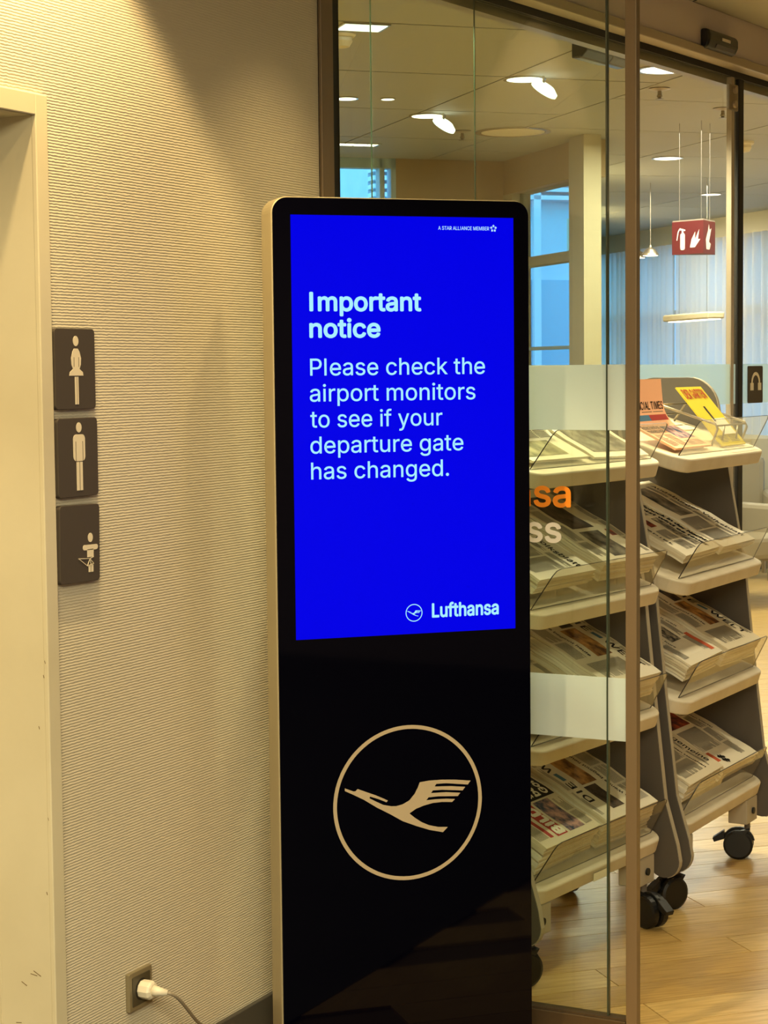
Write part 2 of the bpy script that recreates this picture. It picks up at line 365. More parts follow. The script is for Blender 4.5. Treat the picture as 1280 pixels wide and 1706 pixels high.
L1, L2 = gp(1, 1.37), gp(1, 9.38)
struct(wall_seg('wall_lounge', (L1.x, L1.y), (L2.x, L2.y), 0, 3.0, .15, M['plaster']))
# lounge wall with the near window (W0), the return wall with a window (W1), edge wall (W3), curtain wall (W2)
def gwall(name, a, b, z0, z1, th, m, parent=None):
    p, q = gp(*a), gp(*b); return wall_seg(name, (p.x, p.y), (q.x, q.y), z0, z1, th, m, parent)
WZ = CEIL
ws = thing('wall_back', None, None); struct(ws)
gwall('wall_panel', (1, 9.38), (4.35, 9.38), 0, 3, .15, M['brown'], ws)
gwall('wall_panel', (5.12, 9.38), (5.80, 9.38), 0, 3, .15, M['brown'], ws)
gwall('sill_wall', (4.35, 9.38), (5.12, 9.38), 0, .6, .15, M['brown'], ws)
gwall('bulkhead', (5.80, 9.53), (5.80, 8.22), 2.555, 3, .15, M['brown'], ws)
gwall('sill_wall', (5.80, 9.53), (5.80, 8.22), 0, .5, .15, M['brown'], ws)
gwall('corner_strip', (5.80, 9.38), (5.80, 9.24), .5, 2.555, .12, M['wbeige'], ws)
gwall('transom', (5.785, 9.24), (5.785, 8.22), 2.105, 2.16, .08, M['wbeige'], ws)
w3 = struct(gwall('wall_edge', (5.88, 8.20), (9.26, 15.9), -.2, 3, .06, M['wbeige']))
mb = MB(); p = gp(5.80, 8.00)
T = Matrix.Translation(gp(5.80, 8.02)) @ Matrix.Rotation(R(44.7), 4, 'Z'); mb.box(-.072, .030, 0, .2, 0, 3, T=T); struct(mb.build('wall_column', M['wbeige']))
wt = gwall('wall_window_side', (9.15, 16.2), (9.15, 8.6), 2.593, 3, .2, M['plaster']); struct(wt)
# windows
def gbox(mb, a0, a1, b0, b1, z0, z1):
    T = Matrix.Rotation(R(44.7), 4, 'Z'); mb.box(a0, a1, b0, b1, z0, z1, T=T); return mb   # grid: x=g1, y=g2
wi = thing('window_1', None, None); struct(wi)
gbox(MB(), 4.35, 5.04, 9.42, 9.43, .6, 3).build('pane', M['pane2'], wi)
gbox(MB(), 5.02, 5.05, 9.38, 9.46, .6, 3).build('window_frame', M['wframe'], wi)
gbox(MB(), 5.09, 5.12, 9.38, 9.46, .6, 3).build('window_frame', M['wframe'], wi)
gbox(MB(), 4.35, 5.12, 9.38, 9.46, 2.70, 2.76).build('window_frame', M['wframe'], wi)
wi = thing('window_2', None, None); struct(wi)
gbox(MB(), 5.85, 5.86, 8.42, 9.24, .5, 2.555).build('pane', M['pane2'], wi)
gbox(MB(), 5.85, 5.86, 8.22, 8.40, .5, 2.555).build('pane', M['pane2'], wi)
gbox(MB(), 5.84, 5.87, 8.402, 8.418, .5, 2.555).build('mullion', M['facadeg'], wi)
gbox(MB(), 5.84, 5.88, 8.22, 9.24, 1.62, 1.64).build('glazing_bar', M['wframe'], wi)
wi = thing('window_3', None, None); struct(wi)
for k in range(6): gbox(MB(), 9.25, 9.26, 8.7 + k * 1.22, 8.7 + k * 1.22 + 1.16, .3, 2.593).build('pane', M['pane2'], wi)
for k in range(7): gbox(MB(), 9.20, 9.30, 8.64 + k * 1.22, 8.70 + k * 1.22, 0, 2.593).build('mullion', M['wframe'], wi)
gbox(MB(), 9.2, 9.35, 8.6, 16.1, -.1, .3).build('sill_wall', M['plaster'], wi)
gbox(MB(), 9.2, 9.3, 8.6, 16.1, 1.95, 2.02).build('transom', M['wbeige'], wi)
# sheer curtains in pleats
def curtain(b0, b1, label):
    mb = MB(); n = int((b1 - b0) / .018); vs = []; fs = []
    for i in range(n + 1):
        b = b0 + (b1 - b0) * i / n; a = 9.06 + .028 * math.sin(b * 58 + math.sin(b * 9) * 2)
        vs += [gp(a, b, .02), gp(a, b, 2.58)]
    for i in range(n): fs.append((2 * i, 2 * i + 2, 2 * i + 3, 2 * i + 1))
    mb.add(vs, fs); o = mb.build('sheer_curtain', M['curtain'], smooth=True); tag(o, label, 'curtain', 'sheer curtains on the far windows'); return o
curtain(8.65, 11.0, 'pale pleated sheer curtain right of the bright blue gap behind the racks')
curtain(11.22, 13.6, 'pale pleated sheer curtain left of the bright blue gap')
curtain(13.62, 15.2, 'farthest pale sheer curtain, seen beside the bronze post')

# floor: base slab, oak planks laid along the grid
mb = MB(); mb.box(-12, 5.6, -3.4, 18, -.3, -.008); fl = struct(mb.build('floor', M['joint']))
PW, PL, P0 = .1385, 1.32, 2.413
pm = [MB().box(0, PL - .003, 0, PW - .0025, -.012, 0).mesh('plank', M[k]) for k in ('wood', 'woodb', 'woodc')]
stuff = MB(); TG = Matrix.Rotation(R(44.7), 4, 'Z'); npl = 0
for j in range(-14, 75):
    g2v = P0 + j * PW; off = 3.907 if (j % 2) else 3.468
    off += {0: 0, 1: 0, 2: .31, 3: .52}[(j // 2) % 4] * 1.0
    for i in range(-6, 6):
        g1v = off + i * PL - PL
        c = gp(g1v + PL / 2, g2v + PW / 2)
        near = -.1 < c.x < 1.9 and 3.7 < c.y < 7.0
        if near:
            o = bpy.data.objects.new('plank', pm[(i * 7 + j * 5) % 3]); C.objects.link(o); o.parent = fl
            o.location = gp(g1v, g2v, 0); o.rotation_euler = (0, 0, R(44.7)); npl += 1
        elif c.x < 5.3 and c.y > 3.3 - c.x * .0 and c.x > -7:
            stuff.box(g1v, g1v + PL - .003, g2v, g2v + PW - .0025, -.012, 0, T=TG)
stuff.build('distant_planks', M['wood'], fl, kind='stuff')
mb = MB(); mb.box(.0, 5.5, -3.2, 3.3, -.008, .002); mb.build('hall_floor_tile', M['hallfloor'], fl)

# ceiling: slab with the outline of the rooms, separate metal panels
def clip(poly, p, n):               # keep side where (v-p).n<=0
    o = []
    for i in range(len(poly)):
        a, b = poly[i], poly[(i + 1) % len(poly)]; da = (a[0]-p[0])*n[0]+(a[1]-p[1])*n[1]; db = (b[0]-p[0])*n[0]+(b[1]-p[1])*n[1]
        if da <= 0: o.append(a)
        if (da < 0 < db) or (db < 0 < da): t = da / (da - db); o.append((a[0]+(b[0]-a[0])*t, a[1]+(b[1]-a[1])*t))
    return o
mb = MB(); outl = [(-6, -6.5), (9.3, -6.5), (9.3, 16.2), (5.86, 8.28), (5.80, 9.45), (-6, 9.45)]
mb.prism(outl, CEIL + .012, CEIL + .3, T=TG); ce = struct(mb.build('ceiling', M['gap']))
cols = [-.97, .43, 1.80, 3.20, 4.60, 5.32, 6.525, 8.06, 9.2]
for ci in range(len(cols) - 1):
    a0, a1 = cols[ci] + .005, cols[ci + 1] - .005
    r0 = .38 if ci < 4 else -.005 if ci > 4 else .38
    for k in range(-5, 16):
        b0 = r0 + (k - 5) * 1.075 + 5.19 - .38 if ci <= 4 else 7.83 + (k - 8) * 1.07
        b1 = b0 + 1.065
        full = [(a0, b0 + .005), (a1, b0 + .005), (a1, b1), (a0, b1)]
        if ci < 5: parts_ = [clip(full, (0, 9.37), (0, 1))]
        elif ci == 5: parts_ = [clip(clip(full, (5.80, 0), (1, 0)), (0, 9.37), (0, 1)), clip(clip(full, (5.80, 0), (-1, 0)), (5.86, 8.28), (-7.72, 3.29))]
        else: parts_ = [clip(full, (5.86, 8.28), (-7.72, 3.29))]
        if ci == 5 and len(parts_[0]) > 2 and len(parts_[1]) > 2 and b1 < 8.2: parts_ = [full]
        parts_ = [q for q in parts_ if len(q) > 2]
        if not parts_: continue
        cx = sum(q[0] for q in parts_[0]) / len(parts_[0]); cy = sum(q[1] for q in parts_[0]) / len(parts_[0]); v = gp(cx, cy)
        if not (-6.5 < v.x < 5.3 and -3 < v.y < 17): continue
        mb = MB()
        for poly in parts_: mb.prism(poly, CEIL, CEIL + .02, T=TG)
        mb.build('panel', M['ceilp'], ce)

# ------------------------------------------------------------------ glazed screen beside the kiosk (window_4)
YP = 4.0
gs = thing('window_4', None, None); struct(gs)
mb = MB(); mb.box(-.004, .672, YP, YP + .010, .045, CEIL); mb.build('pane', M['pane'], gs)
mb = MB(); mb.box(.676, .719, YP, YP + .010, .045, CEIL); mb.build('pane', M['pane2'], gs)
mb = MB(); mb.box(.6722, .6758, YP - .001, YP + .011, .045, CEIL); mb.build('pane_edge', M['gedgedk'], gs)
for a, b in ((.002, .6718), (.6762, .7188)):
    mb = MB(); mb.box(a, b, YP - .0012, YP - .0004, 1.368, 1.512); mb.build('frosted_band', M['frost'], gs)
    mb = MB(); mb.box(a, b, YP - .0012, YP - .0004, .677, .818); mb.build('frosted_band', M['frost'], gs)
mb = MB(); mb.box(.720, .746, YP - .010, YP + .014, 0, CEIL); mb.build('post', M['bronze'], gs, bevel=.0015)
mb = MB(); mb.box(.0, .72, YP - .015, YP + .025, 0, .045); mb.build('floor_rail', M['bronzedk'], gs, bevel=.002)
mb = MB(); mb.box(.0, .72, YP - .010, YP + .020, .045, .049); mb.build('rail_seal', M['bronzedk'], gs)
mb = MB(); mb.box(-.01, .010, 3.925, 3.982, 0, CEIL); mb.build('wall_profile', M['bronze'], gs, bevel=.002)
mb = MB(); mb.box(-.02, .004, 3.982, YP + .02, 0, CEIL); mb.build('gasket', M['gasket'], gs)
TP = lambda x, y, h: (x, YP - .0015 - h, y)
def pane_word(s, right, base, xh, m, name):
    vs, fs, a, b, c, d = text_mesh(s); H = text_mesh('x')[5]; k = xh / H; rr = xh * .045; mb = MB(); wd = (b - a) * k * 1.06; cap = k * text_mesh('H')[5]
    for q in range(9):
        dx, dy = (rr * math.cos(q * .7854), rr * math.sin(q * .7854)) if q < 8 else (0, 0)
        put_text(mb, s, right - rr - wd + dx, right - rr + dx, base + rr + dy, cap - 2 * rr, TP, 0, q * .00001)
    mb.build(name, m, gs)
pane_word('Lufthansa', .589, 1.195, .046, M['orange'], 'orange_lettering')
pane_word('Business', .566, 1.115, .044, M['vwhite'], 'white_lettering')

# ------------------------------------------------------------------ sliding door wall behind the racks (door_2)
HB = 2.583
dw = thing('door_2', None, None); struct(dw)
TH = Matrix.Translation(H0) @ Matrix.Rotation(R(90 - AH), 4, 'Z')      # x along the wall, y towards the lounge
mb = MB(); mb.box(.02, 4.6, .0, .16, HB + .035, CEIL - .0, T=TH); mb.build('header_beam', M['alu'], dw, bevel=.003)
mb = MB(); mb.box(.02, 4.6, -.012, .05, HB, HB + .032, T=TH); mb.build('header_lip', M['alulight'], dw, bevel=.004)
mb = MB(); mb.box(.02, 4.6, .052, .075, HB - .02, HB + .034, T=TH); mb.build('track', M['gasket'], dw)
mb = MB(); mb.box(.02, 4.6, .080, .12, HB - .045, HB + .034, T=TH); mb.build('inner_rail', M['steel'], dw)
t653, t824, t1240, t1252, t1262 = .572, 1.108, 2.920, 2.987, 3.044
for a, b in ((.03, t653), (t653 + .006, t824), (t824 + .006, t1252 - .005), (t1262 + .005, 4.6)):
    mb = MB(); mb.box(a, b, .06, .070, .01, HB - .02, T=TH); mb.build('pane', M['pane2'], dw)
    mb = MB(); mb.box(a + .003, b - .003, .0585, .0593, 1.37, 1.517, T=TH); mb.build('frosted_band', M['frost2'], dw)
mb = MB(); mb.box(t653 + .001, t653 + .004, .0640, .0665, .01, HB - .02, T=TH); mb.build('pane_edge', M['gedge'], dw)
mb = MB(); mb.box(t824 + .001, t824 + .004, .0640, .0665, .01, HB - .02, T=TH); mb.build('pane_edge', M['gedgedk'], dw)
mb = MB(); mb.box(t1252 + .012, t1262, .055, .075, 0, HB - .02, T=TH); mb.build('black_stile', M['gasket'], dw, bevel=.003)
mb = MB(); mb.box(t1240 + .01, t1240 + .035, .055, .075, 0, HB - .02, T=TH); mb.build('slim_stile', M['alulight'], dw)
mb = MB(); mb.box(t1240 - .035, t1240 + .05, .045, .056, 2.44, 2.535, T=TH); pf = mb.build('patch_fitting', M['steel'], dw, bevel=.004)
for zz in (2.462, 2.513):
    mb = MB(); mb.tube([TH @ Vector((t1240 + .01, .047, zz)), TH @ Vector((t1240 + .01, .036, zz))], .013, 14); mb.build('fitting_screw', M['alulight'], pf)
# square notice on the glass at the right edge
st = thing('telephone_sign', 'dark square sign with a white receiver icon on the glass right of the black stile', 'sign', hp(3.15, -.001, 1.44), R(90 - AH))
MB().prism(rrect(-.07, .07, -.07, .07, .008), 0, .004, T=Matrix.Translation((0, .052, 0)) @ XZ).build('plate', M['dark'], st)
mb = MB(); arc = [(.042 * math.cos(R(t)), .005 + .042 * math.sin(R(t))) for t in range(0, 181, 12)] + [(.03 * math.cos(R(t)), .005 + .03 * math.sin(R(t))) for t in range(180, -1, -12)]
mb.prism(arc, .004, .005, T=Matrix.Translation((0, .052, 0)) @ XZ); mb.box(-.052, -.022, .0465, .048, -.022, .006); mb.box(.022, .052, .0465, .048, -.022, .006); mb.build('receiver_icon', M['cream'], st)

# motion sensor on the header
ss = thing('motion_sensor', 'black door motion sensor on the grey header above the glass', 'sensor', hp(2.655, .0, 2.642), R(90 - AH))
prof = [(-.036, 0), (-.036, .010), (-.030, .026), (-.008, .036), (.018, .036), (.032, .024), (.034, 0)]   # z, outwards
def wedge(x0, x1, pr, mi=0, T=None):
    mb = MB(); mb.prism([(-o, z) for z, o in pr], x0, x1, T=Matrix(((0, 0, 1, 0), (1, 0, 0, 0), (0, 1, 0, 0), (0, 0, 0, 1))) if T is None else T, mi=mi); return mb
wedge(-.125, .125, prof).build('shell', M['sensor'], ss, bevel=.008, seg=3)
wedge(-.06, .10, [(-.029, .026), (-.018, .032), (-.016, .035), (-.028, .029)]).build('lens_window', M['sensgrey'], ss)
mb = MB(); mb.box(-.02, .05, -.0372, -.036, .0, .010); mb.build('maker_label', M['redsign_w'], ss)
ss2 = thing('motion_sensor', 'dark sensor under the ceiling, seen through the glass below the header', 'sensor', hp(2.2, .42, 0), R(90 - AH))
ss2.location = hp(2.9, -.62, CEIL - .0); wedge(-.11, .11, [(-.09, -.02), (-.09, .02), (-.06, .05), (0, .05), (0, -.02)]).build('shell', M['sensor'], ss2, bevel=.006)
wedge(.115, .26, [(-.085, -.02), (-.085, .02), (-.06, .045), (0, .045), (0, -.02)]).build('side_pod', M['sensgrey'], ss2, bevel=.006)

# ------------------------------------------------------------------ kiosk
KW, KH, KD = .5745, 1.866, .088
k = thing('information_kiosk', 'tall black information kiosk with lit blue display, standing before the glass screen', 'kiosk', (.1374, 3.4664, 0), R(44.7))
def kplate(r, x0, x1, z0, z1, y0, y1): return MB().prism(rrect(x0, x1, z0, z1, r, 8, (0, 0, 1, 1)), -y1, -y0, T=XZ)   # y from front to back
kplate(.034, 0, KW, .012, KH, .006, KD).build('housing', M['silver'], k, bevel=.004)
kf = kplate(.031, .0025, KW - .0025, .014, KH - .0025, 0, .006).build('front_glass', M['black'], k, bevel=.0015)
mb = MB(); mb.box(-.0, KW, -.02, KD + .0, 0, .012); mb.build('base_plate', M['black'], k, bevel=.003)
KT = lambda x, y, h: (x, -.0004 - h, y)
mb = MB(); mb.box(.0405, .5365, -.0004, 0, .9395, 1.8280); sc = mb.build('display', M['screen'], k)
def ktext(items, name, m, bold, h=.0006, par=None):
    mb = MB()
    for s, x0, x1, b, cap in items:
        rr = cap * bold; put_text(mb, s, x0 + rr, x1 - rr, b + rr, cap - 2 * rr, KT, 0, h)
        for q in range(8 if rr else 0): put_text(mb, s, x0 + rr + rr * math.cos(q * .7854), x1 - rr + rr * math.cos(q * .7854), b + rr + rr * math.sin(q * .7854), cap - 2 * rr, KT, 0, h + (q + 1) * .00001)
    return mb.build(name, m, par or sc)
ktext([('Important', .0786, .3257, 1.6283, .0405), ('notice', .0778, .2340, 1.5730, .0405)], 'notice_heading', M['glow'], .042)
ktext([('Please check the', .0785, .4691, 1.4945, .0355), ('airport monitors', .0771, .4468, 1.4402, .0355), ('to see if your', .0776, .3710, 1.3858, .0355),
       ('departure gate', .0769, .4184, 1.3313, .0355), ('has changed.', .0778, .3850, 1.2770, .0355)], 'notice_text', M['glow'], .008)
ktext([('Lufthansa', .3436, .4977, .9722, .0312)], 'display_wordmark', M['glow'], .038)
ktext([('A STAR ALLIANCE MEMBER', .3649, .4807, 1.8008, .0078)], 'alliance_line', M['glow2'], .02)
mb = MB()                                            # little star of five lozenges
for q in range(5):
    a = R(90 + 72 * q); cx, cz = .4905 + .0052 * math.cos(a), 1.8050 + .0052 * math.sin(a)
    mb.add([KT(cx + .0030 * math.cos(a + t) * (1.0 if i % 2 == 0 else .95), cz + .0030 * math.sin(a + t), .0006) for i, t in enumerate((0, 1.57, 3.14, 4.71))], [(0, 1, 2, 3)])
mb.build('alliance_star', M['glow2'], sc)
CRANE = [(-0.1428,0.0421),(-0.1428,0.0364),(-0.1233,0.0264),(-0.1014,0.0147),(-0.0721,-0.0047),(-0.0426,-0.0214),(-0.013,-0.0396),(0.0168,-0.0522),(0.0467,-0.0633),(0.0784,-0.0712),(0.0897,-0.0605),(0.0679,-0.0587),(0.0468,-0.0532),(0.0289,-0.0445),(0.0139,-0.0338),(0.0021,-0.0236),(0.0171,-0.0147),(0.0352,-0.009),(0.0563,-0.0049),(0.0774,-0.0045),(0.1001,-0.0063),(0.1069,-0.0002),(0.0866,0.002),(0.0624,0.0027),(0.0407,0.0021),(0.0459,0.008),(0.0685,0.0086),(0.1133,0.0057),(0.1194,0.0127),(0.0867,0.0164),(0.052,0.0171),(0.0559,0.0225),(0.0777,0.0223),(0.1246,0.0173),(0.1308,0.0249),(0.0959,0.029),(0.0602,0.0309),(0.0642,0.0363),(0.0868,0.0361),(0.1369,0.0294),(0.1431,0.0376),(0.1081,0.0422),(0.0778,0.0445),(0.0477,0.0448),(0.0261,0.0427),(0.0221,0.0323),(0.0144,0.0186),(0.0023,0.0051),(-0.0127,-0.0023),(-0.0276,-0.0054),(-0.0395,-0.0045),(-0.0573,-0.0002),(-0.072,0.0075),(-0.0881,0.0165),(-0.0866,0.0201),(-0.069,0.0136),(-0.0498,0.0049),(-0.0462,0.0084),(-0.0718,0.021),(-0.1144,0.0388),(-0.1188,0.0346),(-0.1232,0.0341)]
def crane(cx, cz, s, h, wd, par, m):
    from mathutils.geometry import tessellate_polygon
    P = [Vector((x, y, 0)) for x, y in CRANE]
    tris = tessellate_polygon([P])
    mb = MB(); mb.add([KT(cx + v.x * s, cz + v.y * s, h) for v in P], [tuple(t) for t in tris]); mb.build('crane_emblem', m, par)
    mb = MB(); n = 96; r1 = .1692 * s; r0 = r1 - wd; vs = []
    for i in range(n): a = 2 * math.pi * i / n; vs += [KT(cx + r1 * math.cos(a), cz + r1 * math.sin(a), h), KT(cx + r0 * math.cos(a), cz + r0 * math.sin(a), h)]
    mb.add(vs, [(2 * i, 2 * i + 1, (2 * i + 3) % (2 * n), (2 * i + 2) % (2 * n)) for i in range(n)]); mb.build('emblem_ring', m, par)
crane(.2864, .5731, 1.0, .0004, .0083, kf, M['white'])
crane(.3030, .9848, .0190 / .1692, .0006, .0019, sc, M['glow'])

# ------------------------------------------------------------------ toilet signs on the wall
def wall_sign(z0, z1, y0, name, label, grp):
    s = thing(name, label, 'sign', (0, (y0 + y0 + .126) / 2, (z0 + z1) / 2), 0, grp)
    TT = Matrix(((0, 0, 1, 0), (1, 0, 0, 0), (0, 1, 0, 0), (0, 0, 0, 1)))           # (x,y,h)->(h, x, y): x along +Y, h out of the wall
    h = (z1 - z0) / 2
    MB().prism(rrect(-.063, .063, -h, h, .008, 5), .0, .012, T=TT).build('plate', M['dark'], s, bevel=.001)
    return s, lambda mb, poly, hh=.0126: mb.prism(poly, .012, hh, T=TT)
def ell(cx, cy, a, b, n=20): return [(cx + a * math.cos(2 * math.pi * i / n), cy + b * math.sin(2 * math.pi * i / n)) for i in range(n)]
s, P = wall_sign(1.437, 1.587, 2.884, 'toilet_sign', 'umber wall sign with a white figure in a dress, topmost of three', 'toilet signs beside the doorway')
mb = MB(); P(mb, ell(.002, .052, .0085, .0095))
P(mb, [(.002 + x, y) for x, y in [(-.008, .038), (-.0125, .030), (-.0150, .018), (-.0135, .006), (-.010, -.002), (-.0215, -.0115), (-.0215, -.0125)]] and
  [(-.020, -.0125), (.024, -.0125), (.0225, -.006), (.012, .000), (.0165, .008), (.0175, .020), (.013, .032), (.008, .038), (-.004, .038), (-.009, .032), (-.0135, .020), (-.0125, .008), (-.008, .000), (-.0185, -.006)])
P(mb, [(-.003, -.066), (.008, -.066), (.008, -.0145), (-.003, -.0145)]); mb.build('figure_icon', M['cream'], s)
mb = MB()
for x in (-.0058, .0092): P(mb, [(x, .004), (x + .0011, .004), (x + .0011, .022), (x, .022)], .0129)
P(mb, [(.0022, -.066), (.0030, -.066), (.0030, -.0145), (.0022, -.0145)], .0129); mb.build('icon_outline', M['dark'], s)
s, P = wall_sign(1.273, 1.4205, 2.887, 'toilet_sign', 'umber wall sign with a white standing man figure, middle of three', 'toilet signs beside the doorway')
mb = MB(); P(mb, ell(.003, .056, .0085, .0095)); P(mb, rrect(-.0155, .0215, -.007, .043, .009, 5))
P(mb, [(-.0065, -.062), (.0125, -.062), (.0125, -.0085), (-.0065, -.0085)]); mb.build('figure_icon', M['cream'], s)
mb = MB()
for x in (-.0085, .0133): P(mb, [(x, -.007), (x + .0011, -.007), (x + .0011, .030), (x, .030)], .0129)
P(mb, [(.0024, -.062), (.0036, -.062), (.0036, -.0085), (.0024, -.0085)], .0129); mb.build('icon_outline', M['dark'], s)
s, P = wall_sign(1.111, 1.2575, 2.887, 'baby_room_sign', 'umber wall sign with a small white baby figure in a nappy, lowest of three', 'toilet signs beside the doorway')
s.rotation_euler = (R(-1.2), 0, 0)
mb = MB(); P(mb, ell(.032, .010, .0078, .0088)); P(mb, rrect(.008, .056, -.0135, -.0035, .0048, 4)); P(mb, [(.022, -.027), (.042, -.027), (.042, -.012), (.022, -.012)])
P(mb, [(.026, -.0555), (.0325, -.0555), (.0325, -.042), (.026, -.042)]); P(mb, [(.0345, -.0555), (.041, -.0555), (.041, -.042), (.0345, -.042)]); mb.build('figure_icon', M['cream'], s)
mb = MB()
def stroke(a, b, w_=.0011):
    d = Vector((b[0] - a[0], b[1] - a[1])).normalized() * w_ / 2; n_ = (-d.y, d.x)
    P(mb, [(a[0] - n_[0], a[1] - n_[1]), (b[0] - n_[0], b[1] - n_[1]), (b[0] + n_[0], b[1] + n_[1]), (a[0] + n_[0], a[1] + n_[1])], .0130)
for a, b in (((-.006, -.028), (.022, -.0435)), ((.022, -.0435), (.042, -.040)), ((-.006, -.028), (.030, -.030)), ((.030, -.030), (.022, -.0435)), ((.042, -.027), (.030, -.030)), ((.030, -.030), (.042, -.040)), ((.030, -.030), (.034, -.0435))): stroke(a, b)
mb.build('nappy_outline', M['cream'], s)

# ------------------------------------------------------------------ socket and cable
s = thing('wall_socket', 'square bronze wall socket low on the ribbed wall', 'socket', (0, 3.125, .278))
TT = Matrix(((0, 0, 1, 0), (1, 0, 0, 0), (0, 1, 0, 0), (0, 0, 0, 1)))
MB().prism(rrect(-.040, .040, -.039, .039, .002, 2), 0, .010, T=TT).build('frame', M['outl'], s, bevel=.0015)
MB().prism(rrect(-.031, .031, -.030, .030, .002, 2), .009, .0115, T=TT).build('insert', M['outd'], s, bevel=.0008)
mb = MB(); mb.lathe([(.0215, .0112), (.0215, .0118), (.0195, .0118), (.0195, .0112)], 28, T=TT); mb.build('socket_rim', M['gasket'], s)
pl = thing('power_cable', 'ivory plug with its grey cable running from the wall socket down behind the kiosk', 'cable', (0, 3.125, .278))
mb = MB(); mb.lathe([(.0185, .0125), (.0190, .018), (.0190, .034), (.0165, .038), (.013, .040)], 10, T=TT); mb.build('plug', M['plug'], pl, bevel=.001)
pts = [(.039, 0, 0), (.050, .003, -.001), (.066, .010, -.004)]
mb = MB(); mb.tube(pts, [.0115, .009, .0062], 12); mb.build('strain_relief', M['plug'], pl, smooth=True)
def bez(a, b, c, d, n=14):
    a, b, c, d = map(Vector, (a, b, c, d)); return [a*(1-t)**3 + b*3*t*(1-t)**2 + c*3*t*t*(1-t) + d*t**3 for t in (i / n for i in range(n + 1))]
cb = bez((.066, .010, -.004), (.09, .03, -.010), (.055, .12, -.105), (.030, .20, -.135)) + bez((.030, .20, -.135), (.02, .25, -.150), (.04, .30, -.165), (.10, .40, -.262))[1:]
mb = MB(); mb.tube(cb, .0034, 10); mb.build('cord', M['cable'], pl, smooth=True)

# ------------------------------------------------------------------ newspaper racks
TILT = 17.0; PT = 26.5; ct, st_ = math.cos(R(TILT)), math.sin(R(TILT))
SHZ = [.195, .537, .870, 1.210]                       # underside of the front edge
RW = .70
FRONTP = [(1.475, .25)]
def panel_poly():
    P = [(.020 + .048 * math.cos(R(a)), .165 + .05 * math.sin(R(a))) for a in range(180, 361, 15)]   # front foot, (y,z)
    P += [(.075, .20), (.095, .235), (.13, .25), (.33, .25), (.365, .235), (.385, .20)]
    P += [(.430 + .048 * math.cos(R(a)), .165 + .05 * math.sin(R(a))) for a in range(180, 361, 15)]
    P += [(.480, .3), (.478, .9), (.475, 1.37)]
    P += [(.375 + .10 * math.cos(R(a)), 1.375 + .10 * math.sin(R(a))) for a in range(0, 91, 10)]
    P += [(.265 + .10 * math.cos(R(a)), 1.375 + .10 * math.sin(R(a))) for a in range(90, 176, 10)]
    P += [(.13, 1.18), (.08, .90), (.05, .62), (.016, .33), (-.02, .21)]
    return P
YZX = Matrix(((0, 0, 1, 0), (1, 0, 0, 0), (0, 1, 0, 0), (0, 0, 0, 1)))        # (a,b,h)->(h,a,b)
def sp(x, s_, t, zi):                                # shelf space -> rack space
    return Vector((x, s_ * ct - t * st_, SHZ[zi] + .042 + s_ * st_ + t * ct))
def shelf_T(zi): return Matrix(((1, 0, 0, 0), (0, ct, -st_, 0), (0, st_, ct, SHZ[zi] + .042), (0, 0, 0, 1)))
